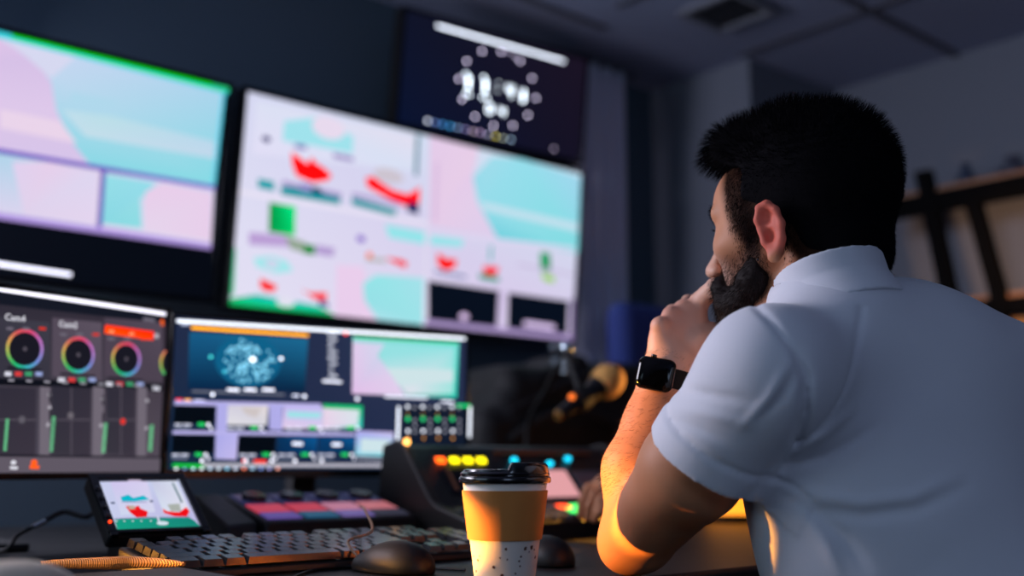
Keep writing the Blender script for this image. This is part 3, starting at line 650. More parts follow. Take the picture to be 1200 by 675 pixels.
def strands(name, roots, dirs, lens, bend, w, m, parent):
    """each hair: a thin tapering two-segment ribbon"""
    n = len(roots); side = np.cross(dirs, rng.normal(size=(n, 3))); side /= np.linalg.norm(side, axis=1)[:, None]
    w = np.asarray(w)*np.ones(n); L = lens[:, None]
    mid = roots+dirs*L*.5+bend*L*.12; tip = roots+dirs*L*.95+bend*L*.45
    a = roots-side*w[:, None]; b = roots+side*w[:, None]; c = mid-side*w[:, None]*.7; d = mid+side*w[:, None]*.7
    V = np.stack([a, b, d, c, tip], 1).reshape(-1, 3); k = np.arange(n)*5
    Q = np.concatenate([np.stack([k, k+1, k+2, k+3], 1), np.stack([k+3, k+2, k+4, k+4], 1)])
    me = bpy.data.meshes.new(name)
    if parent is not None:
        inv = np.array(WM[parent].inverted()); V = V@inv[:3, :3].T+inv[:3, 3]
    F_ = [tuple(q) for q in Q[:n]]+[tuple(q[:3]) for q in Q[n:]]
    me.from_pydata(V.tolist(), [], F_); me.update(); me.materials.append(m)
    return me
def noise3(p, s, seed=0):
    r = np.random.default_rng(seed); out = 0
    for k in range(6):
        w = r.normal(size=3); w /= np.linalg.norm(w); out = out+np.sin(p@w*s*(.6+.8*r.random())+r.random()*6.28)
    return out/6
# ---- joints (world metres)
HC = P(931, 260, 1.22)                                  # centre of the head
az = math.radians(90); pt = math.radians(-4); rl = math.radians(0)
hf = np.array([math.cos(az)*math.cos(pt), math.sin(az)*math.cos(pt), math.sin(pt)]); hl = _n(np.cross([0, 0, 1], hf)); hu = np.cross(hf, hl)
HA = np.stack([hf, hl, hu], 1)
H = lambda f, l, u: HC+hf*f+hl*l+hu*u
def he(c, r, k=.01, rot=None): 
    A = HA if rot is None else HA@rot
    return ell(H(*c), r, A)
def ry(a): a = math.radians(a); return np.array([[math.cos(a), 0, math.sin(a)], [0, 1, 0], [-math.sin(a), 0, math.cos(a)]])   # pitch in head frame
def rz(a): a = math.radians(a); return np.array([[math.cos(a), -math.sin(a), 0], [math.sin(a), math.cos(a), 0], [0, 0, 1]])
SH = P(902, 437, 1.03); EL = P(748, 627, 1.195); WR = P(782, 440, 1.255); MID = P(811, 549, 1.10)
NB = P(982, 336, 1.13)                                    # base of the neck
up = np.array([0, 0, 1.]); X_ = np.array([1., 0, 0]); Y_ = np.array([0, 1., 0])
skin = Body()
# skull and face
skin.add(he((-.012, 0, .012), (.096, .074, .088)), 0)
skin.add(he((.030, 0, -.008), (.066, .064, .080)), .02)
skin.add(he((.036, 0, .038), (.056, .058, .044)), .02)
skin.add(he((.040, 0, -.062), (.048, .050, .050)), .02)      # jaw mass
skin.add(cone(H(.004, .054, -.050), H(.066, .018, -.096), .016, .016), .015)
skin.add(cone(H(.004, -.054, -.050), H(.066, -.018, -.096), .016, .016), .015)
skin.add(he((.078, 0, -.098), (.018, .020, .016)), .012)     # chin
for s_ in (1, -1):
    skin.add(he((.056, s_*.044, -.022), (.022, .019, .017)), .016)   # cheekbone
    skin.add(cone(H(.088, s_*.012, .022), H(.068, s_*.050, .020), .008, .007), .012)   # brow
    skin.sub(he((.093, s_*.032, .002), (.017, .017, .012)), .012)    # eye socket
    skin.add(he((.070, s_*.031, .001), (.0155, .0145, .0135)), .004)  # lids around the eyeball
skin.add(cone(H(.090, 0, .012), H(.116, 0, -.028), .007, .009), .010)   # nose
skin.add(he((.120, 0, -.033), (.011, .009, .009)), .006)
for s_ in (1, -1):
    skin.add(he((.109, s_*.011, -.036), (.009, .007, .007)), .005)
    skin.sub(he((.112, s_*.0065, -.043), (.005, .003, .004)), .002)
skin.add(he((.090, 0, -.056), (.012, .022, .012)), .01)
skin.add(cone(H(.094, -.018, -.060), H(.094, .018, -.060), .006, .006), .005)
skin.add(cone(H(.092, -.016, -.069), H(.092, .016, -.069), .0065, .0065), .003)
# ears
for s_ in (1, -1):
    e0 = np.array([-.016, s_*.0745, -.030]); tiltv = rz(s_*-22)
    EA = HA@rz(s_*16)@ry(8)
    ec = H(*(e0+np.array([-.008, s_*.008, .0])))
    def E(f, l, u, ec=ec, EA=EA, s_=s_): return ec+EA@np.array([f*.80, l*s_, u])
    skin.add(ell(ec, (.0135, .0065, .029), EA), .004)
    skin.add(ell(E(-.002, -.008, -.002), (.010, .013, .020), EA), .004)
    rim = [E(.0125, .000, .004), E(.013, .003, .017), E(.006, .006, .0285), E(-.006, .007, .030), E(-.0155, .007, .020), E(-.0185, .007, .004), E(-.014, .006, -.012), E(-.004, .003, -.024), E(.005, .001, -.027)]
    for a, b in zip(rim[:-1], rim[1:]): skin.add(cone(a, b, .0036, .0036), .0055)
    skin.add(ell(E(.004, .001, -.0265), (.0075, .004, .0085), EA), .004)
    skin.sub(ell(E(.002, .0085, -.004), (.0070, .0105, .0095), EA), .002)
    skin.sub(ell(E(-.001, .0085, .014), (.0075, .0065, .0085), EA), .002)
    skin.sub(ell(E(.006, .0085, .006), (.004, .005, .007), EA), .003)
    skin.add(cone(E(-.010, .0045, -.010), E(-.009, .0055, .012), .0028, .0028), .002)
    skin.add(ell(E(.0125, .002, -.008), (.004, .003, .006), EA), .003)
# neck, shoulders, trunk core (under the shirt)
SK = H(-.045, 0, -.055)
skin.add(cone(SK, NB+Y_*.012-up*.02, .052, .052), .02)
skin.add(cone(H(.01, 0, -.075), NB+Y_*.045-up*.05, .046, .048), .02)
BX = _n(np.array([R[0]*.93+hh[0]*.37, R[1]*.93+hh[1]*.37, 0])); BY = np.cross(up, BX); BA = np.stack([BX, BY, up], 1)
RS = P(1172, 458, 1.175)
CH = NB+BX*.088+BY*.01-up*.20; PV = NB+BX*.235-BY*.15-up*.55
LS = SH
skin.add(cone(NB-up*.05, LS-up*.01, .05, .055), .04)
skin.add(cone(NB-up*.05, RS, .05, .055), .04)
skin.add(ell(CH, (.165, .105, .20), BA), .05)
skin.add(cone(CH-up*.1-BY*.03, PV, .105, .115, flat=(BX, 1.2)), .05)
# left arm
skin.add(cone(SH, MID, .042, .050), .012)
skin.add(cone(MID, EL, .052, .040), .02)
FM = P(752, 552, 1.225); FM2 = P(771, 495, 1.245)
skin.add(cone(EL, FM, .040, .042), .012)
skin.add(cone(FM, FM2, .042, .034), .02)
skin.add(cone(FM2, WR, .034, .0245, flat=(R, 1.12)), .02)
skin.add(ell(P(728, 642, 1.20), (.022, .022, .024)), .02)
# left hand: fist under the nose, back of the hand to the camera
PB = P(790, 424, 1.262)
kn = [P(773, 382, 1.262), P(786, 370, 1.278), P(800, 362, 1.290), P(820, 353, 1.290)]   # pinky .. index knuckles
for i, k_ in enumerate(kn):
    w0 = PB+(-.014+.011*i)*R+.004*i*D
    skin.add(cone(w0, k_, .0155, .0105), .012)
    skin.add(ell(k_-D*.003+U*.001, (.0098, .0098, .0098)), .004)
skin.add(cone(kn[0]*.6+PB*.4+D*.012, kn[3]*.6+PB*.4+D*.006, .017, .020), .012)
skin.add(cone(PB, WR, .022, .0245, flat=(R, 1.15)), .02)
def finger(pts, rs, k=.003):
    for a, b, ra, rb in zip(pts[:-1], pts[1:], rs[:-1], rs[1:]): skin.add(cone(a, b, ra, rb), k)
def off(p, r=0, u=0, d=0): return p+R*r+U*u+D*d
finger([kn[0], off(kn[0], .006, .002, .034), off(kn[0], .012, -.020, .030), off(kn[0], .014, -.028, .014)], [.0095, .0085, .0078, .0072])
finger([kn[1], off(kn[1], .008, .004, .040), off(kn[1], .014, -.020, .038), off(kn[1], .016, -.032, .020)], [.010, .009, .0082, .0076])
finger([kn[2], off(kn[2], .014, .008, .042), off(kn[2], .020, -.016, .044), off(kn[2], .022, -.030, .026)], [.0102, .0092, .0084, .0078])
ix = P(834, 341, 1.272)
finger([kn[3], P(829, 345, 1.278), P(838, 336, 1.262), P(848, 352, 1.256), P(852, 370, 1.262)], [.0112, .0112, .0105, .0095, .0085], .004)
finger([off(PB, .012, .004, .010), P(818, 398, 1.268), P(838, 392, 1.275), P(853, 382, 1.285)], [.016, .0135, .0115, .0092], .010)
# right arm, reaching forward to the desk console, and its hand
RE = P(935, 528, 1.53); RW = P(748, 558, 1.80); RP = P(720, 569, 1.80)
skin.add(cone(RS, RE, .055, .043), .03); skin.add(cone(RE, RW, .043, .026), .02)
skin.add(cone(RW, RP, .026, .022), .02)
skin.add(ell(P(714, 567, 1.80), (.030, .026, .018)), .012)
fr = [((716, 570, 1.56), (694, 574, 1.575), (684, 588, 1.575), (680, 603, 1.572)),
      ((710, 568, 1.545), (690, 573, 1.55), (683, 588, 1.548), (681, 603, 1.545)),
      ((712, 573, 1.53), (697, 580, 1.522), (691, 593, 1.52), (689, 606, 1.52)),
      ((716, 580, 1.52), (704, 588, 1.505), (700, 598, 1.50), (697, 608, 1.50))]
for q in fr: finger([P(a[0], a[1], a[2]*1.163) for a in q], [.0105, .0095, .0085, .0075], .004)
finger([P(722, 580, 1.775), P(712, 592, 1.75), P(703, 601, 1.735)], [.0125, .0105, .0085], .006)
allp = np.array([HC, NB, SH, EL, WR, PV, RS, RE, RP, kn[0]])
lo = allp.min(0)-.2; hi = allp.max(0)+.2; lo[2] = max(lo[2], PV[2]-.16)
ROOT = thing('person', 'bearded man in white polo shirt leaning on the desk, fist at his mouth', 'person', (PV[0], PV[1], 0.))
SKM = mat('skin', (205, 150, 125), rough=.55, spec=.28, attr='Col', bump=('noise', 900., .12, .0006), noise=(60., .05, (150, 90, 72)))
sV, sQ = biggest(*skin.mesh(lo, hi, .0022))
# skin tint: stubble fade, red ears, lips
q = (sV-HC)@HA; base = np.array(lin((190, 128, 92))); Cc = np.tile(base, (len(sV), 1))
def blend(w, c):
    global Cc; Cc = Cc*(1-w[:, None])+np.array(lin(c))*w[:, None]
nearh = np.linalg.norm(sV-HC, axis=1) < .17
sm = lambda a, b, x: np.clip((x-a)/(b-a), 0, 1)**2*(3-2*np.clip((x-a)/(b-a), 0, 1))
earw = nearh*sm(.074, .082, np.abs(q[:, 1]))*sm(.05, .035, np.abs(q[:, 2]+.012))*(q[:, 0] < .02)
blend(earw*.75, (214, 96, 84))
scalp = nearh*sm(-.045, -.005, q[:, 2]+.055*sm(-.01, -.05, q[:, 0])+.02*np.exp(-((q[:, 0]-.014)/.014)**2))*sm(.062, .040, q[:, 0]-.25*(q[:, 2]-.04))*(1-earw)
bw = nearh*np.exp(-(np.maximum(np.abs(q[:, 2]+.068)-.022, 0)/.014)**2)*sm(.104, .085, q[:, 0])*sm(-.006, .008, q[:, 0])*(1-earw)
sb = nearh*np.exp(-((q[:, 0]-.014)/.010)**2)*sm(.03, .01, q[:, 2])*sm(-.07, -.05, q[:, 2])*(np.abs(q[:, 1]) > .04)
blend(np.clip(bw*.72+sb*.65, 0, .8), (58, 38, 34))
blend(scalp*.95, (9, 7, 8))
# hand painted paler for light from the screens, knuckles slightly redder
dist = np.linalg.norm(sV-kn[1], axis=1); blend(.75*sm(.115, .07, dist), (222, 176, 154)); blend(.30*sm(.05, .01, dist), (206, 120, 100))
body = mesh_obj('body', sV, sQ, SKM, ROOT, Cc, relax=2)
# eyes
for s_ in (1, -1):
    g = G(); g.ball(tuple(H(.0735, s_*.031, .001)), .0125, 24); eo = g.build('eye', mat('eye_white', (225, 220, 215), rough=.15), ROOT, world=True)
    g = G(); c_ = H(.0805, s_*.031, .001); Mi = frame(c_, hl, hu, hf); g.lathe([(0, .0058), (.003, .0056), (.0058, .0040), (.0060, .0030)], tuple(c_), 24, Mi)
    g.build('iris', mat('iris_brown', (45, 28, 18), rough=.1), eo, world=True)
# ---- hair
HM = mat('hair_dark', (12, 11, 14), rough=.85, spec=.03); HB = mat('beard_dark', (26, 18, 17), rough=.65, spec=.12)
hair = Body()
hair.add(he((-.016, 0, .030), (.102, .0785, .092)), 0)
hair.add(he((-.050, 0, .034), (.078, .074, .086)), .02)
hair.add(he((-.062, 0, -.045), (.046, .060, .050)), .02)
hair.add(cone(H(.045, -.035, .098), H(.048, .035, .098), .022, .022), .03)
hair.add(cone(H(-.01, 0, .104), H(.060, .012, .100), .030, .018, flat=(hl, 1.7)), .03)
hair.add(cone(H(.062, -.010, .104), H(.088, .022, .096), .015, .008, flat=(hl, 1.5)), .02)

hair.sub(rbox(H(.132, 0, -.012), (.10, .12, .098), .02, HA@ry(-14)), .006)      # hairline above the forehead and temple
hair.sub(rbox(H(.034, 0, -.090), (.074, .12, .090), .03, HA@ry(30)), .016)      # above the ears
hair.sub(rbox(H(-.06, 0, -.168), (.12, .14, .082), .02, HA@ry(-10)), .012)       # nape
hair.post = lambda p, d: d+.0014*noise3(p, 110, 5)
hV, hQ = hair.mesh(HC-.2, HC+.2, .0024)
ho = mesh_obj('hair', hV, hQ, HM, ROOT)
hN, ha, hfn = normals(hV, hQ)
def sample(V, Q, n, wfun=None):
    N_, a, fn = normals(V, Q)
    c = V[Q].mean(1); w = a.copy()
    if wfun is not None: w = w*wfun(c)
    idx = rng.choice(len(Q), n, p=w/w.sum()); uv = rng.random((n, 2))
    A, B_, C_, D_ = [V[Q[idx, i]] for i in range(4)]
    p = (A*(1-uv[:, :1])+B_*uv[:, :1])*(1-uv[:, 1:])+(D_*(1-uv[:, :1])+C_*uv[:, :1])*uv[:, 1:]
    nn = fn[idx]; nn /= np.linalg.norm(nn, axis=1)[:, None]+1e-12
    return p, nn
sgn = 1 if ((hV-HC)*hN).sum(1).mean() > 0 else -1
p, nn = sample(hV, hQ, 26000); nn *= sgn
ql = (p-HC)@HA
topw = np.clip((ql[:, 2]-.02)/.07, 0, 1); frontw = np.clip((ql[:, 0]-.02)/.06, 0, 1)*topw
comb = np.outer(frontw, hf*1.1-hu*.25)+np.outer(1-frontw, -hf*.35)+np.outer(topw*(1-frontw), hu*.5)+np.outer(1-topw, -hu*.9)
dr = nn*(.55+.35*topw[:, None])+comb*.8+rng.normal(size=p.shape)*.28; dr /= np.linalg.norm(dr, axis=1)[:, None]
ln = .005+.009*topw+.006*rng.random(len(p))*topw+.002*frontw
me_ = strands('hair_strands', p-nn*.002, dr, ln, -hu*.3+comb*.3, .00030, HM, ho)
o = bpy.data.objects.new('hair_strands', me_); o['kind'] = 'stuff'; col.objects.link(o); o.parent = ho
# short faded sides: stubble strands rooted in the skin
p, nn = sample(sV, sQ, 20000, lambda c: (lambda z: ((np.linalg.norm(c-HC, axis=1) < .16)*(z[:, 2] > -.105-.0*z[:, 0])*(z[:, 2] < .06)*(z[:, 0] < .045-.2*np.maximum(-z[:, 2], 0))*(z[:, 0] > -.12)*np.where(np.abs(z[:, 1]+0) > .072, (z[:, 2] > .022)*1., 1.)*np.clip((z[:, 2]+.045+np.where(z[:, 0] < -.02, .04, 0)+np.where((z[:, 0] > .0)*(z[:, 0] < .035), .03, 0))/.07, 0, 1)**1.5).astype(float))((c-HC)@HA))
ss = np.sign(((p-HC)*nn).sum(1).mean()); nn = nn*ss
dr = nn*.5-hu*.7-hf*.25+rng.normal(size=p.shape)*.2; dr /= np.linalg.norm(dr, axis=1)[:, None]
me_ = strands('faded_sides', p, dr, .003+.003*rng.random(len(p)), -hu*.2, .00020, HM, ho)
o = bpy.data.objects.new('faded_sides', me_); o['kind'] = 'stuff'; col.objects.link(o); o.parent = ho
# ---- beard
beard = Body()
beard.add(he((.052, 0, -.088), (.050, .050, .040)), 0)
for s_ in (1, -1):
    beard.add(cone(H(.004, s_*.059, -.040), H(.022, s_*.055, -.070), .008, .017), .012)
    beard.add(cone(H(.022, s_*.053, -.070), H(.070, s_*.026, -.098), .018, .022), .015)
    beard.add(cone(H(.100, s_*.004, -.050), H(.090, s_*.026, -.066), .0085, .012), .006); beard.add(cone(H(.088, s_*.028, -.060), H(.078, s_*.036, -.085), .012, .014), .008)
beard.add(he((.070, 0, -.108), (.030, .032, .026)), .02)
beard.sub(cone(H(.108, -.016, -.064), H(.108, .016, -.064), .009, .009), .004)
beard.post = lambda p, d: d+.0015*noise3(p, 420, 8)+.0012*noise3(p, 800, 9)
bV, bQ = beard.mesh(HC-.2, HC+.2, .0022)
bo = mesh_obj('beard', bV, bQ, HB, ROOT)
p, nn = sample(bV, bQ, 14000); nn *= (1 if ((bV-H(.04, 0, -.08))*normals(bV, bQ)[0]).sum(1).mean() > 0 else -1)
dr = nn*.7-hu*.6+hf*.25+rng.normal(size=p.shape)*.25; dr /= np.linalg.norm(dr, axis=1)[:, None]
me_ = strands('beard_strands', p-nn*.002, dr, .005+.007*rng.random(len(p)), -hu*.4, .00022, HB, bo)
o = bpy.data.objects.new('beard_strands', me_); o['kind'] = 'stuff'; col.objects.link(o); o.parent = bo
# cheek stubble thinning out towards the cheekbone and sideburn
p, nn = sample(sV, sQ, 9000, lambda c: (lambda z: ((np.linalg.norm(c-HC, axis=1) < .16)*(z[:, 2] > -.10)*(z[:, 2] < .01)*(z[:, 0] > -.004)*(z[:, 0] < .10)*np.clip(1.15-np.abs(z[:, 2]+.062)/.05-np.maximum(z[:, 0]-.02, 0)*18*np.clip((z[:, 2]+.055)/.03, 0, 1), 0, 1)**1.4+1.2*(np.abs(z[:, 0]-.012) < .011)*(z[:, 2] > -.05)*(z[:, 2] < .02)*(np.abs(z[:, 1]) > .04)*(np.linalg.norm(c-HC, axis=1) < .16)).astype(float))((c-HC)@HA))
nn = nn*np.sign(((p-HC)*nn).sum(1).mean())
dr = nn*.6-hu*.7+rng.normal(size=p.shape)*.3; dr /= np.linalg.norm(dr, axis=1)[:, None]
me_ = strands('cheek_stubble', p, dr, .003+.004*rng.random(len(p)), -hu*.3, .00013, HB, bo)
o = bpy.data.objects.new('cheek_stubble', me_); o['kind'] = 'stuff'; col.objects.link(o); o.parent = bo
# brows and lashes
for s_ in (1, -1):
    n = 260; t = rng.random(n); u_ = rng.normal(size=n)*.0022
    pts = np.array([H(.100-.030*a**1.6, s_*(.012+.044*a), .020+.007*math.sin(a*2.6)+b) for a, b in zip(t, u_)])
    c0 = H(.02, 0, .02); n_ = pts-c0; n_ /= np.linalg.norm(n_, axis=1)[:, None]
    pts = H(.02, 0, .02)+n_*(np.linalg.norm(pts-c0, axis=1)[:, None])
    dr = n_*.5+hl*s_*.8+rng.normal(size=pts.shape)*.15; dr /= np.linalg.norm(dr, axis=1)[:, None]
    me_ = strands('eyebrow', pts-n_*.004, dr, .007+.003*rng.random(n), hl*s_*.2, .00028, HM, ROOT); o = bpy.data.objects.new('eyebrow', me_); col.objects.link(o); o.parent = ROOT
    n = 60; t = np.linspace(0, 1, n)
    pts = np.array([H(.0862-.009*abs(a-.45)*2*(1 if a > .45 else .6), s_*(.020+.024*a), .004-.010*abs(a-.5)**2) for a in t])
    dr = np.array([hf*1.0+hl*s_*(.9*(a-.3))+hu*(.12) for a in t])+rng.normal(size=(n, 3))*.06; dr /= np.linalg.norm(dr, axis=1)[:, None]
    me_ = strands('eyelashes', pts, dr, .006+.002*rng.random(n), hu*.5, .00022, HM, ROOT); o = bpy.data.objects.new('eyelashes', me_); col.objects.link(o); o.parent = ROOT
# earring stud
g = G(); g.ball(tuple(E(.004, .0055, -.027) if False else H(-.004, .083, -.056)), .0016, 12); g.build('ear_stud', mat('stud_black', (12, 12, 14), rough=.2), ROOT, world=True)
# forearm hair
axv = _n(WR-EL)
p, nn = sample(sV, sQ, 2600, lambda c: ((np.linalg.norm(np.cross(c-EL, axv), axis=1) < .06)*((c-EL)@axv > .035)*((c-EL)@axv < .215)*(np.linalg.norm(c-SH, axis=1) > .2)).astype(float))
cen = EL+np.outer((p-EL)@axv, axv); nn = nn*np.sign(((p-cen)*nn).sum(1).mean())
dr = nn*.45-U*.35-R*.55+axv*.1+rng.normal(size=p.shape)*.25; dr /= np.linalg.norm(dr, axis=1)[:, None]
me_ = strands('arm_hair', p, dr, (.004+.005*rng.random(len(p))), -axv*.4, .00012, HB, body)
o = bpy.data.objects.new('arm_hair', me_); o['kind'] = 'stuff'; col.objects.link(o); o.parent = body
# ---- polo shirt
shirt = Body()
HEM = P(832, 538, 1.075); ax_s = _n(HEM-SH)
BV = PV
shirt.add(ell(CH+up*.0, (.192, .128, .215), BA), 0)
shirt.add(cone(NB-up*.065, LS-up*.005, .060, .060), .05)
shirt.add(cone(NB-up*.065, RS-up*.005, .060, .066), .05)
shirt.add(cone(CH-up*.08-BY*.02, PV+up*.02, .122, .132, flat=(BX, 1.22)), .05)
shirt.add(cone(NB-up*.045+Y_*.01, NB-up*.012+Y_*.02, .068, .056), .03)
SL0 = SH; SL1 = HEM+ax_s*.03
cutn = _n(ax_s*1.0+(R*.0+U*-.12)); cutp = P(832, 537, 1.075)
def sleeve(a, b, ra, rb, pt, n, ia, ib):
    o_ = cone(a, b, ra, rb); i_ = cone(a+(b-a)*.78, b+(b-a)*.5, ia, ib)
    return lambda p: np.maximum(np.maximum(o_(p), (p-pt)@n), -i_(p))
shirt.add(sleeve(SL0, SL1, .061, .066, cutp, cutn, .054, .0600), .03)
cn2 = _n(RE-RS); cp2 = RS+cn2*.17
shirt.add(sleeve(RS, RS+cn2*.20, .068, .074, cp2, cn2, .058, .067), .03)
def plane_sub(pt, n, region=None):
    def f(p):
        d = -((p-pt)@n)
        if region is not None: d = np.maximum(d, region(p))
        return d
    return f
shirt.sub(cone(NB-up*.03+Y_*.015, NB+up*.08+Y_*.03, .052, .052), .002)   # neck opening
ARM = SH+X_*.035-up*.03                                                 # armhole seam plane
an = _n(_n(SH-ARM)*.9+ax_s*.25)
PIT = P(925, 495, 1.03)
CREASE = [([(886, 360), (908, 382), (930, 412), (943, 445), (943, 480), (930, 515)], 4.2, .0032),  # pull lines in the cloth round the armpit, waist and sleeve: (course, half width, depth; negative stands proud)
 ([(893, 572), (915, 545), (935, 515), (944, 480), (945, 440), (935, 410)], 7, .006),
 ([(905, 560), (950, 582), (1010, 590), (1070, 583), (1120, 560)], 9, -.0032), ([(910, 572), (955, 597), (1010, 604), (1075, 596), (1130, 570)], 9, .0034),
 ([(925, 530), (965, 512), (1000, 480)], 6, -.004), ([(920, 545), (970, 535), (1025, 500)], 7, .004),
 ([(935, 600), (965, 635), (985, 672)], 9, -.004), ([(955, 598), (990, 630), (1015, 665)], 8, .004),
 ([(890, 490), (915, 465), (935, 430)], 6, .0035), ([(870, 500), (900, 470), (925, 425)], 6, -.003),
 ([(790, 455), (830, 462), (880, 470)], 6, .0028), ([(785, 475), (830, 486), (880, 500)], 7, -.0028), ([(782, 490), (820, 503), (860, 520)], 5, .0025)]
def folds(p, d):
    m_ = d < .03
    out = d.copy(); 
    if not m_.any(): return out
    x = p[m_]; v = np.zeros(len(x))
    s1 = (x-ARM)@an; ra = np.linalg.norm(x-ARM-np.outer(s1, an), axis=1)
    v += .0022*np.exp(-((s1)/.0035)**2)*(ra < .12)                      # seam groove edge
    # drag lines from the armpit
    dep = (x-CAM)@D; sx = (x-CAM)@R/dep*F+600; sy = 337.5-(x-CAM)@U/dep*F
    for (pts2, wd, am) in CREASE:
        dd = np.full(len(x), 1e9); par = np.zeros(len(x)); m2 = len(pts2)-1
        for i2 in range(m2):
            a2 = np.array(pts2[i2], float); b2 = np.array(pts2[i2+1], float); ab2 = b2-a2
            t2 = np.clip(((sx-a2[0])*ab2[0]+(sy-a2[1])*ab2[1])/(ab2@ab2), 0, 1)
            e2 = np.hypot(sx-a2[0]-t2*ab2[0], sy-a2[1]-t2*ab2[1]); better = e2 < dd
            dd = np.where(better, e2, dd); par = np.where(better, (i2+t2)/m2, par)
        v += am*np.exp(-(dd/wd)**2)*(np.sin(np.pi*(.08+.84*par)) if wd > 4.5 else 1.)
    # sleeve pulls
    t = (x-SH)@ax_s; sidev = _n(np.cross(ax_s, D)); w = (x-SH)@sidev
    v += .0012*np.sin((t*.9+w*.55)*95+noise3(x, 18, 2)*1.2)*np.exp(-((t-.085)/.045)**2)*sm(.12, .03, np.linalg.norm(np.cross(x-SH, ax_s), axis=1))
    # back: soft diagonal and horizontal pulls
    low = sm(-.16, -.34, (x-NB)@up)
    v += .0025*np.sin(((x-NB)@up)*38+((x-NB)@X_)*16+noise3(x, 9, 4)*1.5)*low
    v += .0022*noise3(x, 26, 12)+.0006*noise3(x, 80, 13)
    # hem band of the sleeve
    hb = (x-cutp)@cutn
    v -= .0016*sm(-.030, -.0275, hb)*(hb < .01)*(np.linalg.norm(x-HEM, axis=1) < .11)
    v += .0032*np.exp(-((hb+.0285)/.0032)**2)*(np.linalg.norm(x-HEM, axis=1) < .11)
    out[m_] = d[m_]+v; return out
shirt.post = folds
pts_ = np.array([NB, SH, PV, RS, HEM, RE]); lo2 = pts_.min(0)-.24; hi2 = pts_.max(0)+.24; lo2[2] = PV[2]-.12
tV, tQ = biggest(*shirt.mesh(lo2, hi2, .003, margin=.02))
SHM = mat('white_pique', (214, 214, 222), rough=.85, sheen=.25, bump=('voronoi', 900., .25, .0005), noise=(14., .10, (196, 197, 208)))
so = mesh_obj('polo_shirt', tV, tQ, SHM, ROOT, relax=1)
so['label'] = 'white short-sleeved polo shirt'
# collar: folded band standing round the neck
colr = Body()
cc0 = NB+Y_*.012-up*.022; 
def collar(p):
    cax = _n(np.array([0, .30, 1.])); q_ = p-(NB+Y_*.010+R*.004); t = q_@cax; r = q_-np.outer(t.ravel(), cax).reshape(p.shape)
    # flatten: wider sideways
    rr = np.sqrt((r@X_)**2/1.04**2+(r@_n(Y_-cax*cax[1]))**2*1.02)
    wall = np.abs(rr-(.0535+np.clip(-t, 0, .05)*.34))-.0042
    return np.maximum(wall, np.maximum(t-.022, -.030-t))
colr.add(collar, 0); colr.post = lambda p, d: d-.001+.0012*noise3(p, 60, 21)
cV, cQ = colr.mesh(NB-.14, NB+.14, .0022)
co = mesh_obj('collar', cV, cQ, SHM, so, relax=2)
# ================================================================ THINGS ON THE DESK
DZ = .7502
# ---- keyboard
KX0, KX1, KY0, KY1 = .485, 1.0, 1.120, 1.262
kb = thing('keyboard', 'black computer keyboard on the desk, its left end lit amber', 'keyboard', (KX0, KY0, DZ))
def kz(y): return .012+.018*(y-0)/.142
L_ = KX1-KX0; Wd = KY1-KY0
g = G(); g.hull([(0, 0, 0), (L_, 0, 0), (L_, Wd, 0), (0, Wd, 0)], [(.003, .003, .010), (L_-.003, .003, .010), (L_-.003, Wd-.003, .028), (.003, Wd-.003, .028)])
g.build('keyboard_case', mat('keyboard_black', (15, 16, 20), rough=.45), kb, bevel=.003)
KEY = mat('keycap', (24, 24, 31), rough=.22, spec=.9)
U_ = .0222; sl_ = math.atan2(.018, .142); RX = Matrix.Rotation(sl_, 4, 'X')
rows = [[1, 'g1', 1, 1, 1, 1, 'g.5', 1, 1, 1, 1, 'g.5', 1, 1, 1, 1, 'g.3', 1, 1, 1],
        [1]*13+[2, 'g.3', 1, 1, 1, 'g.3', 1, 1],
        [1.5]+[1]*12+[1.5, 'g.3', 1, 1, 1, 'g.3', 1, 1],
        [1.8]+[1]*11+[2.2, 'g3.6', 1, 1],
        [2.3]+[1]*10+[2.7, 'g1.3', 1, 'g1.3', 1, 1],
        [1.5, 1.2, 1.2, 5.6, 1.2, 1.2, 1.5, 1.6, 'g.3', 1, 1, 1, 'g.3', 2]]
nk = 0
for r, row in enumerate(rows):
    y = Wd-.016-r*.0222-(0 if r == 0 else .003); x = .010
    for k in row:
        if isinstance(k, str): x += float(k[1:])*U_; continue
        w = k*U_; zc = .010+.018*y/Wd+.006
        def kp(dx, dy, dz): v_ = RX @ Vector((dx, dy, dz)); return (x+w/2+v_[0], y+v_[1], zc+v_[2])
        a, b = w/2-.0010, .0101; c, d = w/2-.0032, .0078
        g = G(); g.hull([kp(-a, -b, -.004), kp(a, -b, -.004), kp(a, b, -.004), kp(-a, b, -.004)], [kp(-c, -d, .0035), kp(c, -d, .0035), kp(c, d+.001, .0045), kp(-c, d+.001, .0045)])
        o = g.build('key', KEY, kb, smooth=False)
        x += w; nk += 1
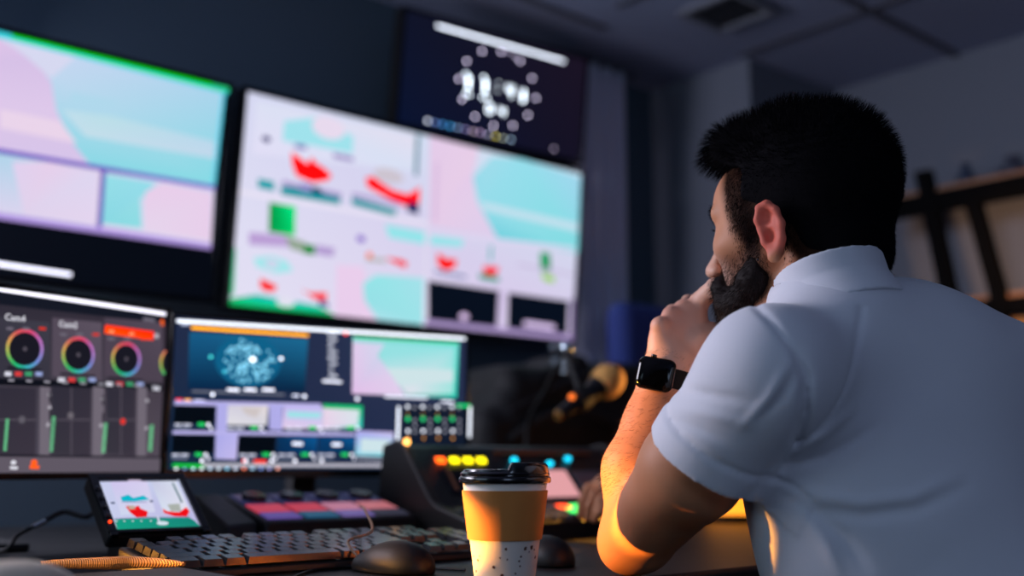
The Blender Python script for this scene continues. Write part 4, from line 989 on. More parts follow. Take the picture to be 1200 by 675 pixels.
# ---- mice
def mouse(name, label, pos, rz, col_, cable=None, glow=None):
    t = thing(name, label, 'computer mouse', M=Matrix.Translation(Vector(pos)) @ Matrix.Rotation(rz, 4, 'Z'))
    b = Body()
    b.add(ell((0, -.012, .006), (.031, .048, .030)), 0); b.add(ell((0, .022, .004), (.027, .036, .021)), .02); b.add(ell((0, .040, .006), (.024, .022, .013)), .01)
    b.sub(lambda p: p[..., 2]-.0005, .001)
    b.sub(cone((0, .018, .030), (0, .066, .012), .0012, .0012), .0005); b.sub(rbox((0, .036, .022), (.0045, .010, .012), .002), .001)
    V, Q = b.mesh((-.05, -.08, -.01), (.05, .08, .05), .0016)
    inv = np.array(WM[t]); Vw = V@inv[:3, :3].T+inv[:3, 3]
    mesh_obj('shell', Vw, Q, col_, t, relax=1)
    Mw = Matrix.Rotation(math.pi/2, 4, 'Y')
    g = G(); g.lathe([(.0075, -.003), (.0085, -.002), (.0085, .002), (.0075, .003)], (0, .036, .0115), 24, Mw); g.build('scroll_wheel', mat('wheel_grey', (90, 80, 74), rough=.4), t)
    g = G()
    n = 40; pts = []
    for i in range(n): a = 2*math.pi*i/n; pts.append((.0262*math.cos(a)*(1 if math.sin(a) < 0 else .93), .004+.056*math.sin(a), .0030))
    g.tube(pts, .0016, 8, closed=True); g.build('edge_strip', mat('mouse_strip', (110, 90, 74), rough=.3, metal=.5), t)
    return t
MB_ = mat('mouse_black', (12, 12, 15), rough=.5, spec=.25)
MP = onz(462, 655, .765); MPx, MPy = MP[0], MP[1]
m1 = mouse('computer_mouse', 'black wired mouse in front of the keyboard, beside the cup', (MPx, MPy, DZ), .10, MB_)
g = G(); nose = WM[m1] @ Vector((0, .060, .010)); tgt = P(425, 598, 1.62)
pts = [nose, nose+Vector((.0, .03, .02)), Vector(tuple(P(436, 622, 1.33))), Vector(tuple(P(427, 608, 1.42)))+Vector((0, 0, .012)), Vector(tuple(P(423, 597, 1.60)))+Vector((0, 0, .004)), Vector(tuple(P(421, 592, 1.72)))]
def smooth_pts(p, n=10):
    p = [Vector(tuple(float(c) for c in a)) for a in p]; out = []
    for i in range(len(p)-1):
        a, b, c, d = p[max(i-1, 0)], p[i], p[i+1], p[min(i+2, len(p)-1)]
        for k in range(n): t_ = k/n; out.append(.5*((2*b)+(-a+c)*t_+(2*a-5*b+4*c-d)*t_*t_+(-a+3*b-3*c+d)*t_**3))
    out.append(p[-1]); return out
g.tube(smooth_pts(pts), .0017, 8); g.build('cable', mat('braided_cable', (150, 112, 84), rough=.6), m1, world=True)
mp2 = onz(650, 645, .768)
m2 = mouse('computer_mouse', 'second black mouse, half hidden behind the coffee cup', (mp2[0], mp2[1]+.02, DZ), -.35, MB_)
tc_ = G(); a0 = onz(345, 676, DZ+.002); a1 = onz(372, 667, DZ+.002); a2 = onz(405, 664, DZ+.002); a3 = onz(545, 668, DZ+.002); a4 = onz(560, 655, DZ+.002)
tc_.tube(smooth_pts([onz(330, 690, DZ+.002), a0, a1, a2, (a2+a3)/2+np.array([0, .03, 0]), a3]), .0017, 8); tag(tc_.build('desk_cable', mat('cable_black', (10, 10, 13), rough=.5)), 'thin black cable curling on the desk under the mouse', 'cable')
# ---- coffee cup
cupc = onz(596, 686, .75); CX, CY_ = cupc[0], cupc[1]+.006
cp = thing('coffee_cup', 'takeaway paper coffee cup with tan sleeve and black lid', 'cup', (CX, CY_, DZ))
def crad(z): return .0305+(.0445-.0305)*z/.106
PAP = mat('cup_paper', (236, 226, 214), rough=.6, sss=.05)
g = G(); g.lathe([(.028, .004), (.0295, 0), (crad(0), .0), (crad(.02), .02), (crad(.05), .05), (crad(.106), .106), (crad(.106)-.001, .107)], seg=72); g.build('paper_cup', PAP, cp, angle=60)
g = G(); g.lathe([(crad(.046)+.0004, .046), (crad(.046)+.0020, .0462), (crad(.096)+.0020, .0958), (crad(.096)+.0004, .096)], seg=72, caps=False)
slv = g.build('sleeve', mat('kraft_sleeve', (206, 132, 62), rough=.75, bump=('noise', 500., .15, .0005), noise=(40., .15, (180, 112, 52))), cp, angle=60)
LID = mat('lid_black', (9, 9, 12), rough=.22, coat=.3)
g = G(); g.lathe([(.0445, .1035), (.0475, .1035), (.0483, .1050), (.0483, .1085), (.0472, .1100), (.0462, .1105), (.0470, .1130), (.0455, .1150), (.0440, .1152), (.0435, .1170), (.0405, .1178), (.0400, .1130), (.0, .1125)], seg=80); lid = g.build('lid', LID, cp, angle=50)
# raised drinking hump: right half of the rim, seen from the camera
g = G(); ang0 = math.atan2(R[1], R[0])
prof = []
def hump_old(u, v_):
    a = ang0-1.9+u*3.3; s_ = math.sin(math.pi*u)**.45; r = .0445-.020*v_; z = .1165+.0060*s_*(1-(abs(v_-.35)/.65)**3)
    return (r*math.cos(a), r*math.sin(a), z)
sec = [(.0466, .1110), (.0462, .1160), (.0448, .1215), (.0425, .1240), (.0340, .1243), (.0290, .1225), (.0255, .1180), (.0250, .1120)]
def hump(u, v_):
    a = ang0-1.62+u*1.75; s_ = min(1., math.sin(math.pi*u)*2.2); s_ = s_*s_*(3-2*s_); k = v_*(len(sec)-1); i = min(int(k), len(sec)-2); t_ = k-i
    r = sec[i][0]*(1-t_)+sec[i+1][0]*t_; z = sec[i][1]*(1-t_)+sec[i+1][1]*t_; z = .1105+(z-.1105)*s_
    return (r*math.cos(a), r*math.sin(a), z)
g.grid(hump, 48, 21); g.build('sip_rim', LID, lid)
# brown splatter dots of the print near the bottom, left and right
SPL = mat('print_brown', (92, 52, 32), rough=.6); g = G(); rs_ = random.Random(5)
def spot(ax_, z, r):
    a = ang0+math.pi+ax_; n = 9; c = []; rc = crad(z)+.0005
    for k in range(n):
        q = 2*math.pi*k/n; rr_ = r*(.8+.4*rs_.random()); aa = a+rr_*math.cos(q)/rc; zz = z+rr_*math.sin(q); c.append(((crad(zz)+.0004)*math.cos(aa), (crad(zz)+.0004)*math.sin(aa), zz))
    g.add(c, [tuple(range(n))])
for px, py, r in ((585, 662, .0017), (594, 671, .0020), (600, 653, .0010), (609, 669, .0011), (614, 661, .0011), (598.5, 641, .0016), (592, 651, .001), (615, 650, .0014), (613, 655, .0012), (631, 652, .0018), (624, 645, .001), (640, 649, .0017), (648, 640, .0012), (644, 656, .0013), (620, 641, .0022), (627, 640, .0025), (636, 642, .0020), (630, 643, .0012), (562, 651, .0012), (567, 655, .0014), (569, 650, .0008), (565, 668, .0014), (646, 648, .001)):
    x = (px-597)/1250*1.13; z = .872-.7502-(py-545)/1267*1.10; z = max(.008, min(z, .0455)); rc = crad(z)
    if abs(x) < rc*.98: 
        th_ = math.asin(x/rc); spot(math.pi/2+th_ if False else (math.pi/2+th_), z, r*.9)
o = g.build('printed_dots', SPL, cp, smooth=False); o['kind'] = 'stuff'
# ---- multi-screen control panel behind the keyboard
PX0, PX1, PY0, PY1 = .765, 1.035, 1.425, 1.575
pn = thing('control_panel', 'black sloped control panel with glowing touch keys behind the keyboard', 'control panel', (PX0, PY0, DZ))
w, d_ = PX1-PX0, PY1-PY0
g = G(); g.hull([(0, 0, 0), (w, 0, 0), (w, d_, 0), (0, d_, 0)], [(0, 0, .040), (w, 0, .040), (w, d_, .076), (0, d_, .076)]); g.build('panel_case', HOUS, pn, bevel=.004)
g = G(); g.hull([(-.05, .01, 0), (-.002, .01, 0), (-.002, d_+.01, 0), (-.05, d_+.01, 0)], [(-.045, .03, .035), (-.002, .02, .040), (-.002, d_, .078), (-.045, d_, .078)]); g.build('side_wing', HOUS, pn, bevel=.004)
tl = math.atan2(.036, d_)
KC = [((225, 70, 96), (120, 96, 190)), ((225, 66, 90), (40, 110, 150)), ((220, 140, 170), (140, 120, 200)), ((226, 130, 140), (70, 70, 90))]
def flat(x0_, x1_, y0_, y1_, m, nm, par, rnd=.002, th=.003, lift=.0):
    g = G(); ca = math.cos(tl); 
    zf = lambda y: .040+.036*y/d_+lift
    g.hull([(x0_, y0_, zf(y0_)), (x1_, y0_, zf(y0_)), (x1_, y1_, zf(y1_)), (x0_, y1_, zf(y1_))], [(x0_, y0_, zf(y0_)+th), (x1_, y0_, zf(y0_)+th), (x1_, y1_, zf(y1_)+th), (x0_, y1_, zf(y1_)+th)])
    return g.build(nm, m, par, bevel=.0008)
for i in range(4):
    x0_ = .010+i*.065; x1_ = x0_+.057; a, b = KC[i]
    flat(x0_, x1_, .012, .040, mat('key_low_%d' % i, (20, 20, 26), emit=b, strength=.5), 'lower_key', pn)
    flat(x0_, x1_, .044, .084, mat('key_mid_%d' % i, (20, 20, 26), emit=a, strength=.62), 'middle_key', pn)
    flat(x0_, x1_, .088, .140, mat('key_top', (30, 34, 56), rough=.3, emit=(50, 52, 100), strength=.45), 'upper_pad', pn)
    g = G(); Mx = Matrix.Rotation(tl, 4, 'X'); g.lathe([(.020, 0), (.0195, .006), (.017, .008), (.0, .008)], ((x0_+x1_)/2, .112, .040+.036*.112/d_+.0032), 32, Mx); g.build('dial', mat('dial_dark', (26, 28, 40), rough=.25), pn)
# ---- live production console
CX0, CX1 = 1.05, 1.56; CYF = 1.305
con = thing('video_console', 'black production console with raised display and coloured keys', 'console', (CX0, CYF, DZ))
prof = [(0, 0), (0, .030), (.095, .052), (.110, .060), (.190, .150), (.206, .156), (.24, .150), (.26, 0)]
def extr(p, x0_, x1_): 
    n = len(p); return [(x0_, a, b) for a, b in p], [(x1_, a, b) for a, b in p]
g = G(); a, b = extr(prof, .018, CX1-CX0-.018); g.hull(a, b); g.build('console_body', mat('console_black', (20, 21, 26), rough=.45), con, bevel=.003, smooth=True)
SIDE = mat('console_side', (34, 29, 28), rough=.5)
prof2 = [(-.004, 0), (-.004, .034), (.092, .058), (.106, .066), (.186, .158), (.208, .164), (.246, .156), (.268, 0)]
for x0_ in (0, CX1-CX0-.018):
    g = G(); a, b = extr(prof2, x0_, x0_+.0179); g.hull(a, b); g.build('side_cheek', SIDE, con, bevel=.004)
ca = math.atan2(.090, .080); 
def cpt(x, t, lift=0.):      # point on the raised panel, t = 0 bottom .. 1 top
    n = Vector((0, -math.sin(ca), math.cos(ca))); return Vector((x, .110+.080*t, .060+.090*t))+n*lift
def dpt(x, t, lift=0.):
    n = Vector((0, -.2255, .974)); return Vector((x, .095*t, .030+.022*t))+n*lift
def pad(fn, x0_, x1_, t0, t1, th, m, nm, par=None, bv=.0008):
    g = G(); g.hull([fn(x0_, t0, -.001), fn(x1_, t0, -.001), fn(x1_, t1, -.001), fn(x0_, t1, -.001)], [fn(x0_, t0, th), fn(x1_, t0, th), fn(x1_, t1, th), fn(x0_, t1, th)]); return g.build(nm, m, par or con, bevel=bv)
for i, c in enumerate(((255, 92, 20), (232, 214, 10), (232, 214, 10), (232, 214, 10))):
    pad(cpt, .060+i*.030, .078+i*.030, .72, .82, .003, mat('lit_key_%d' % (i > 0), c, emit=c, strength=3.2), 'lit_key')
pad(cpt, .200, .44, .90, .96, .004, mat('copper_trim', (150, 98, 74), rough=.4, metal=.5), 'trim_strip')
for x, t_ in ((.235, .77), (.318, .70), (.372, .80)):
    g = G(); g.ball(tuple(cpt(x, t_, .002)), .0055, 16, sq=(1.4, 1, 1)); g.build('cyan_light', mat('cyan_led', (10, 60, 80), emit=(20, 190, 225), strength=2.6), con)
pad(cpt, .055, .20, .14, .60, .002, mat('display_dark', (14, 16, 24), rough=.15), 'display')
pad(cpt, .068, .072, .20, .62, .006, MATS['copper_trim'], 'trim_strip')
dp = mat('display_pink', (60, 50, 56), rough=.3, emit=(226, 160, 164), strength=1.)
pad(cpt, .262, .345, .06, .56, .004, dp, 'touch_display'); pad(cpt, .36, .44, .10, .55, .003, mat('display_grey', (110, 112, 124), rough=.35), 'side_display')
for r in range(3):
    for i in range(14):
        x = .030+i*.032; c = [(255, 70, 20), (255, 150, 30), (40, 200, 90), (255, 60, 30), (60, 64, 72)][(i*2+r*3) % 5] if 6 < i < 13 else (60, 62, 70)
        lit = 6 < i < 13 and c[0]+c[1] > 150
        m = mat('console_key_%d_%d_%d' % c, c, rough=.4, emit=c if lit else None, strength=2.6)
        pad(dpt, x, x+.024, .12+.28*r, .32+.28*r, .005, m, 'console_key')
g = G(); g.ball(tuple(cpt(-.004+.012, 1.04, .010)), .006, 14); g.build('corner_light', mat('amber_led', (120, 70, 20), emit=(255, 176, 90), strength=4.), con)
# ---- microphone on a stand
BD = 2.16; mh = P(711, 447, BD); mt = P(655, 487, BD-.10); jt = P(664, 408, BD+.02)
mc = thing('microphone', 'black microphone with a golden foam head, clipped to a stand', 'microphone', tuple(mt))
axm = _n(mh-mt); g = G(); MQ = frame((0, 0, 0), _n(np.cross(axm, [0, 0, 1])), np.cross(axm, _n(np.cross(axm, [0, 0, 1]))), axm)
g.ball(tuple(mh), .040, 32, M=MQ, sq=(.86, .86, 1.05)); g.build('foam_head', mat('foam_gold', (226, 168, 92), rough=.8, bump=('voronoi', 500., .5, .002)), mc, world=True)
Lm = np.linalg.norm(mh-mt)
g = G(); g.lathe([(.010, 0), (.0125, .004), (.0135, .02), (.017, Lm*.5), (.021, Lm*.72), (.024, Lm*.80)], tuple(mt), 28, MQ); g.build('handle', mat('mic_black', (16, 15, 17), rough=.4), mc, world=True)
g = G(); g.lathe([(.0095, -.006), (.0115, -.003), (.0115, .004), (.010, .006)], tuple(mt), 24, MQ); g.build('end_ring', mat('brass', (230, 170, 90), rough=.25, metal=.8), mc, world=True)
g = G(); g.ball(tuple(mt+axm*.040+U*.018), .0065, 16); g.build('switch', mat('orange_led', (120, 40, 10), emit=(255, 120, 40), strength=1.6), mc, world=True)
st = thing('microphone_stand', 'thin black microphone stand with a chrome joint behind the console', 'stand', (jt[0]+.02, 1.72, DZ))
g = G(); bx0 = np.array([jt[0]+.05, 1.74, DZ])
g.lathe([(.055, 0), (.055, .010), (.045, .016), (.012, .02), (.0, .02)], tuple(bx0), 40); g.build('base', HOUS, st, world=True)
clipp = mt+axm*Lm*.45-U*.0
g = G(); g.tube(smooth_pts([bx0+up*.018, bx0+up*.20, (bx0+jt)/2+up*.10, jt]), .007, 10); g.build('pole', BLK, st, world=True)
g = G(); g.tube([jt, clipp+U*.018], [.009, .011], 12); g.build('swivel_arm', BLK, st, world=True)
CHR = mat('chrome', (190, 205, 215), rough=.2, metal=.9)
g = G(); g.ball(tuple(jt), .015, 20); g.build('joint', CHR, st, world=True); g = G(); g.tube([jt-U*.022, jt-U*.052], [.011, .013], 16); g.build('joint', CHR, st, world=True)
g = G(); MQ2 = MQ; g.lathe([(.0200, -.014), (.0225, -.014), (.0225, .014), (.0200, .014)], tuple(clipp), 28, MQ2); g.build('clip', mat('clip_black', (20, 18, 18), rough=.6), st, world=True)
# ---- black equipment bag
bag = Body(); by = 2.10
bag.add(rbox((1.93, by, .885), (.31, .13, .125), .05), 0); bag.add(rbox((1.98, by, 1.02), (.27, .11, .10), .05), .05)
tA = ony(560, 462, by); tB = ony(662, 412, by)
bag.add(rbox((tA+tB)/2-up*.05, (np.linalg.norm(tB-tA)/2+.01, .11, .045), .03, np.array(Matrix.Rotation(-math.atan2(tB[2]-tA[2], tB[0]-tA[0]), 3, 'Y'))), .03)
bag.add(rbox((2.16, by, 1.08), (.11, .10, .07), .04), .04)
bag.post = lambda p, d: d+.006*noise3(p, 30, 31)+.003*noise3(p, 80, 32)
V, Q = bag.mesh((1.5, 1.85, .74), (2.4, 2.35, 1.3), .007)
V[:, 2] = np.maximum(V[:, 2], DZ)
bg = thing('equipment_bag', 'soft black equipment bag slumped behind the console', 'bag', (1.93, by, DZ))
BGM = mat('nylon_black', (8, 10, 14), rough=.7, bump=('noise', 120., .4, .003))
mesh_obj('bag_body', V, Q, BGM, bg, relax=1)
g = G(); g.tube(smooth_pts([(1.70, by-.13, .93), (1.80, by-.16, .99), (1.95, by-.165, 1.0), (2.10, by-.15, .95)]), .012, 10, flat=.5); g.build('handle', BGM, bg, world=True)
g = G(); g.tube(smooth_pts([tA+np.array([.0, -.12, -.045]), (tA+tB)/2+np.array([0, -.125, -.045]), tB+np.array([0, -.12, -.05])]), .003, 8); g.build('zip', mat('zip_grey', (50, 54, 60), rough=.4), bg, world=True)
for px, py in ((650, 407), (652, 424)):
    q_ = ony(px, py, by-.125); g = G(); g.ball(tuple(q_), .012, 14); g.build('buckle', mat('buckle_grey', (110, 122, 135), rough=.35), bg, world=True)
# ---- dark blue chair beyond the desk
ch = thing('office_chair', 'dark blue upholstered office chair beyond the far end of the desk', 'chair', (2.62, 2.12, 0))
bb = Body(); bb.add(rbox((2.44, 2.20, 1.07), (.135, .045, .29), .045), 0); bb.post = lambda p, d: d+.003*noise3(p, 20, 41)
V, Q = bb.mesh((2.2, 2.05, .7), (2.7, 2.4, 1.5), .008); BLU = mat('blue_fabric', (50, 68, 140), rough=.85, bump=('noise', 300., .3, .002)); mesh_obj('backrest', V, Q, BLU, ch)
bb = Body(); bb.add(rbox((2.58, 1.84, .47), (.17, .20, .045), .04), 0); V, Q = bb.mesh((2.3, 1.55, .35), (2.85, 2.15, .6), .008); mesh_obj('seat', V, Q, BLU, ch)
g = G(); g.tube(smooth_pts([(2.58, 1.95, .44), (2.54, 2.22, .46), (2.50, 2.27, .60), (2.46, 2.25, .85)]), .016, 10); g.build('back_bar', BLK, ch, world=True)
g = G(); g.tube([(2.58, 1.86, .06), (2.58, 1.86, .43)], .025, 14); g.build('column', BLK, ch, world=True)
for i in range(5):
    a = i*2*math.pi/5+.3; e = Vector((2.58+.22*math.cos(a), 1.86+.22*math.sin(a), .06))
    g = G(); g.tube([(2.58, 1.86, .09), e], [.022, .014], 10); lg = g.build('leg', BLK, ch, world=True)
    g = G(); g.ball((e[0], e[1], .026), .025, 14, sq=(1, .6, 1)); g.build('castor', HOUS, lg, world=True)
# ---- amber lamp on the desk, behind the man's arm
lp = onz(862, 609, .752); LPX, LPY = lp[0], lp[1]
lm = thing('table_lamp', 'small amber glowing table lamp behind the arm of the man', 'lamp', (LPX, LPY, DZ))
g = G(); g.lathe([(.095, 0), (.100, .010), (.096, .016), (.062, .012), (.0, .012)], seg=48); g.build('lamp_base', BLK, lm)
g = G(); g.lathe([(.060, .013), (.064, .015), (.062, .100), (.056, .102)], seg=48); g.build('lamp_shade', mat('amber_glow', (255, 150, 40), emit=(255, 150, 36), strength=1.9), lm)
g = G(); g.lathe([(.010, .0), (.010, .105), (.006, .112)], seg=16); g.build('finial', BLK, lm)
# ---- warm desk lamp left of the frame
DLX, DLY = .0, 1.53
dl = thing('desk_lamp', 'warm desk lamp at the left end of the desk', 'lamp', (DLX-.12, DLY, DZ))
g = G(); g.lathe([(.07, 0), (.07, .012), (.02, .018), (.0, .018)], seg=40); g.build('base', BLK, dl)
g = G(); g.tube(smooth_pts([(0, 0, .015), (-.03, 0, .09), (-.01, 0, .10), (.055, 0, .075)]), .006, 10); g.build('arm', BLK, dl)
g = G(); Ml = Matrix.Rotation(math.radians(110), 4, 'Y'); g.lathe([(.018, -.055), (.026, -.05), (.045, .012), (.047, .012), (.029, -.055), (.018, -.060)], (.085, 0, .047), 32, Ml, caps=False); g.build('shade', BLK, dl)
g = G(); g.ball((.085, 0, .047), .016, 16); g.build('bulb', mat('bulb_warm', (255, 160, 60), emit=(255, 140, 40), strength=8.), dl)
# ---- things at the lower left corner
nb = thing('notebook', 'closed black notebook lying in front of the keyboard at lower left', 'notebook', (.10, .86, DZ))
g = G(); g.box((.200, .125, .0085), (.395, .245, .0150)); g.build('cover', mat('notebook_black', (14, 15, 19), rough=.5), nb, bevel=.005)
g = G(); g.box((.200, .128, .0085), (.386, .2460, .0100)); g.build('pages', mat('pages', (190, 180, 165), rough=.8), nb)
cd0 = onz(50, 662, .768); cd1 = onz(125, 660, .768); cd2 = onz(205, 664, .768)
g = G(); pp = smooth_pts([onz(48, 661, .768), cd1, onz(160, 659, .768), onz(216, 661, .768)]); n = len(pp)
g.tube(pp, [.002+.0048*math.sin(math.pi*min(1, (i+.5)/n*1.05))**.6 for i in range(n)], 12, flat=1.2); o = g.build('wrist_strap', mat('tan_strap', (214, 150, 84), rough=.6, bump=('wave', 160., .6, .002))); tag(o, 'tan braided strap lying behind the notebook at the lower left edge', 'strap')
wm_ = onz(-4, 690, .782)
mouse('computer_mouse', 'pale glossy mouse glowing amber at the lower left corner', (wm_[0], wm_[1]+.0, DZ+.0163), 1.2, mat('mouse_white', (225, 205, 180), rough=.3))
# cable of the preview monitor
c0 = P(100, 606, 1.50); c1 = P(75, 600, 1.50); c2 = P(52, 611, 1.47); c3 = P(38, 618, 1.45)
cn = thing('video_cable', 'black cable with a metal plug beside the small preview monitor', 'cable', tuple(c3))
g = G(); g.tube(smooth_pts([P(112, 598, 1.52), c0, c1, c2]), .0035, 10); g.build('cable', MATS['cable_black'], cn, world=True)
g = G(); g.tube([c2, c3], [.0045, .0040], 14); g.build('plug', CHR, cn, world=True)
g = G(); g.tube(smooth_pts([c3, P(20, 628, 1.44), P(5, 645, 1.42), onz(-30, 640, .753), onz(-90, 640, .753)]), .0030, 10); g.build('cable', MATS['cable_black'], cn, world=True)
# ================================================================ WATCH, TROUSERS, CHAIR OF THE MAN
wa = _n(WR-FM2); wn = _n(-D*.90-R*.36+U*.05); wn = _n(wn-wa*(wn@wa)); wx = np.cross(wa, wn)      # along arm, out, across
wc = P(768.5, 438.5, 1.2225)
wt = thing('wristwatch', 'black square smartwatch with a black band on the left wrist of the man', 'watch', M=frame(wc, wx, wa, wn))
g = G()
def rr_(w_, h_, r_, z, n=6):
    out = []
    for cx_, cy_, a0 in ((w_-r_, h_-r_, 0), (-w_+r_, h_-r_, 90), (-w_+r_, -h_+r_, 180), (w_-r_, -h_+r_, 270)):
        for i in range(n+1): a = math.radians(a0+90*i/n); out.append((cx_+r_*math.cos(a), cy_+r_*math.sin(a), z))
    return out
L0 = [rr_(.0185, .0165, .007, -.005), rr_(.0215, .0185, .009, -.002), rr_(.0222, .0192, .009, .001), rr_(.0215, .0185, .009, .0035)]
for a, b in zip(L0[:-1], L0[1:]): g.hull(a, b)
g.build('watch_case', mat('watch_steel', (60, 56, 56), rough=.2, metal=.9), wt, angle=50)
g = G(); g.hull(rr_(.0205, .0175, .0085, .0035), rr_(.0185, .0155, .0080, .0052)); g.build('watch_glass', mat('watch_glass', (2, 2, 3), rough=.12, spec=.25), wt, bevel=.0006)
g = G(); g.lathe([(.0032, 0), (.0035, .001), (.0035, .0025), (.003, .003)], (-.006, .0190, .0005), 20, Matrix.Rotation(-math.pi/2, 4, 'X')); g.build('crown', MATS['watch_steel'], wt)
# band: loop round the wrist
wcen = WR+wa*((wc-WR)@wa); g = G(); n = 56; pts = []
a_ = .0300; b_ = .0285; zc = float((wcen-wc)@wn); xc = float((wcen-wc)@wx)
for i in range(n):
    t_ = 2*math.pi*i/n; 
    if math.sin(t_+.10) > .985: continue
    pts.append((xc+a_*math.cos(t_), zc+b_*math.sin(t_)))
i0 = max(range(len(pts)), key=lambda i: (pts[i][0]-pts[i-1][0])**2+(pts[i][1]-pts[i-1][1])**2); pts = pts[i0:]+pts[:i0]
vs = []; fs = []
for k, (x, z) in enumerate(pts):
    r_ = math.hypot(x-xc, z-zc); nx, nz = (x-xc)/r_, (z-zc)/r_
    for yy, o_ in ((-.0115, 0), (.0115, 0), (.0115, .0022), (-.0115, .0022)): vs.append((x+nx*o_, yy, z+nz*o_))
for k in range(len(pts)-1):
    for q_ in range(4): fs.append((k*4+q_, (k+1)*4+q_, (k+1)*4+(q_+1) % 4, k*4+(q_+1) % 4))
fs += [(0, 1, 2, 3), tuple((len(pts)-1)*4+q_ for q_ in (3, 2, 1, 0))]
g.add(vs, fs); g.build('band', mat('band_black', (8, 8, 10), rough=.7, spec=.2), wt, bevel=.0005)
tr = Body(); hips = PV-up*.02
for s_ in (-1, 1):
    h0 = hips+BX*s_*.09; kn_ = h0+BY*.42+up*.04+BX*s_*.04; kn_[2] = .56; ft = kn_+BY*.02; ft[2] = .10
    tr.add(cone(h0, kn_, .085, .062), .04); tr.add(cone(kn_, ft, .060, .050), .02)
tr.add(ell(hips, (.17, .14, .12), BA), .04)
V, Q = tr.mesh(hips-np.array([.5, .5, .6]), hips+np.array([.6, .8, .2]), .010); mesh_obj('trousers', V, Q, mat('trousers_dark', (24, 26, 34), rough=.85), ROOT, relax=1)
for s_ in (-1, 1):
    h0 = hips+BX*s_*.09; kn_ = h0+BY*.42+BX*s_*.04; f0 = kn_+BY*.02; f0[2] = .045
    b = Body(); b.add(cone(f0-BY*.05, f0+BY*.15-up*.008, .042, .036), 0); b.add(cone(f0+up*.02-BY*.02, f0+up*.09-BY*.01, .042, .044), .02); b.sub(lambda p: p[..., 2]-.0, .002)
    V, Q = b.mesh(f0-.25, f0+.25, .007); mesh_obj('shoe', V, Q, mat('shoe_black', (14, 14, 16), rough=.4), ROOT)
sc_ = thing('stool', 'low black round stool under the man', 'stool', (PV[0], PV[1], 0))
sz = hips[2]-.14
g = G(); g.lathe([(.0, sz-.06), (.18, sz-.06), (.19, sz-.04), (.19, sz-.02), (.17, sz), (.0, sz+.002)], (PV[0], PV[1], 0), 48); g.build('seat', mat('stool_seat', (22, 22, 26), rough=.6), sc_, world=True)
g = G(); g.tube([(PV[0], PV[1], .03), (PV[0], PV[1], sz-.055)], .025, 16); g.build('column', CHR, sc_, world=True)
g = G(); g.lathe([(.2, 0), (.2, .012), (.03, .035), (.0, .035)], (PV[0], PV[1], 0), 48); g.build('base', BLK, sc_, world=True)
# ================================================================ CAMERA, LIGHT
cam = bpy.data.cameras.new('camera'); co_ = bpy.data.objects.new('camera', cam); col.objects.link(co_)
co_.matrix_world = frame(CAM, R, U, -D); cam.sensor_width = 36; cam.sensor_fit = 'HORIZONTAL'; cam.lens = 37.5; cam.clip_start = .02; bpy.context.scene.camera = co_
cam.dof.use_dof = True; cam.dof.focus_distance = 1.16; cam.dof.aperture_fstop = 1.9; cam.dof.aperture_blades = 0
w = bpy.data.worlds.new('world'); bpy.context.scene.world = w; w.use_nodes = True
w.node_tree.nodes['Background'].inputs[0].default_value = (.30, .42, .60, 1); w.node_tree.nodes['Background'].inputs[1].default_value = .05
def area(name, loc, tgt, sx, sy, e, c):
    l = bpy.data.lights.new(name, 'AREA'); l.shape = 'RECTANGLE'; l.size = sx; l.size_y = sy; l.energy = e; l.color = c
    o = bpy.data.objects.new(name, l); col.objects.link(o); o.location = loc; o.rotation_euler = (Vector(tgt)-Vector(loc)).to_track_quat('-Z', 'Y').to_euler(); return o
def spotl(name, loc, tgt, e, c, ang, blend_, r=.02):
    l = bpy.data.lights.new(name, 'SPOT'); l.energy = e; l.color = c; l.spot_size = math.radians(ang); l.spot_blend = blend_; l.shadow_soft_size = r
    o = bpy.data.objects.new(name, l); col.objects.link(o); o.location = loc; o.rotation_euler = (Vector(tgt)-Vector(loc)).to_track_quat('-Z', 'Y').to_euler(); return o
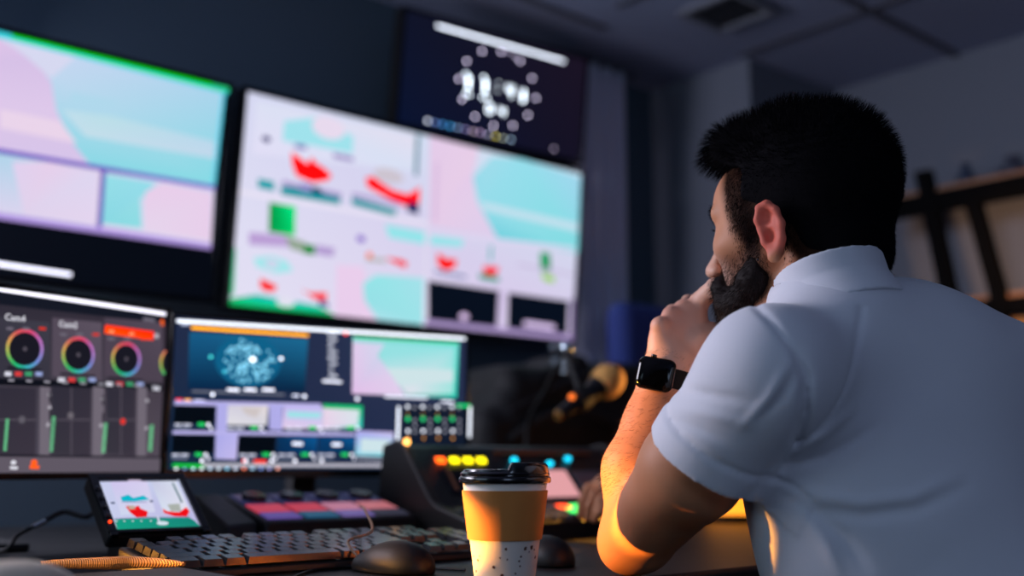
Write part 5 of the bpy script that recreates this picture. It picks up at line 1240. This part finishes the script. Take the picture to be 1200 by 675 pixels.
area('left_cool_fill', (-2.1, 1.5, 1.8), (2.2, .7, 1.3), 1.6, .9, 11., (.54, .78, 1.0))  # added cool fill from the left; no window stands there
area('ceiling_fill', (-.6, -1.2, 1.5), (.8, .2, 2.6), .8, .8, 8.5, (.52, .68, 1.0))  # added fill aimed upward to brighten the ceiling, without a fixture
area('screen_side_fill', (.05, 2.25, 1.55), (.95, .9, 1.1), 1.1, .55, 42., (.87, .84, 1.0))  # unseen area light added before the screens to strengthen their glow
spotl('desk_lamp_light', (DLX+.02, DLY, .797), (CX+.004, CY_+.005, .807), 240., (1., .39, .045), 5.7, .12, .008)
spotl('desk_lamp_elbow', (DLX+.02, DLY, .80), tuple(EL+np.array([.0, .045, .01])), 200., (1., .39, .045), 10.5, .5, .03)
spotl('desk_lamp_forearm', (DLX+.02, DLY, .84), tuple(P(751, 500, 1.24)), 105., (1., .42, .05), 12, .5, .03)
spotl('microphone_fill', (LPX-.05, LPY-.05, 1.02), tuple(mh), 14., (1., .50, .14), 20, .6, .03)  # extra spot added above the table lamp to brighten the microphone
spotl('right_hand_fill', (LPX-.12, LPY-.05, 1.16), tuple(P(694, 585, 1.79)), 45., (1., .42, .05), 15, .6, .03)  # extra spot, added high over the lamp so the right hand brightens
spotl('shelf_warm_fill', (2.45, .80, 1.36), (3.45, 1.48, 1.53), 30., (1., .55, .28), 34, .8, .04)  # added warm fill for the shelf and its wall; no lamp body
spotl('corner_warm_fill', (-.04, 1.22, 1.0), (.34, 1.06, .75), 26., (1., .45, .06), 37, .5, .02)  # extra spot added apart from the desk lamp, brightening the lower left corner
l = bpy.data.lights.new('table_lamp_light', 'POINT'); l.energy = .2; l.color = (1., .45, .12); l.shadow_soft_size = .07; o = bpy.data.objects.new('table_lamp_light', l); col.objects.link(o); o.location = (LPX, LPY, .96)
sc = bpy.context.scene; sc.view_settings.view_transform = 'Standard'; sc.view_settings.look = 'None'; sc.view_settings.gamma = 1; sc.view_settings.exposure = 0.; sc.view_settings.use_curve_mapping = False
sc.cycles.max_bounces = 6; sc.cycles.sample_clamp_indirect = 4.
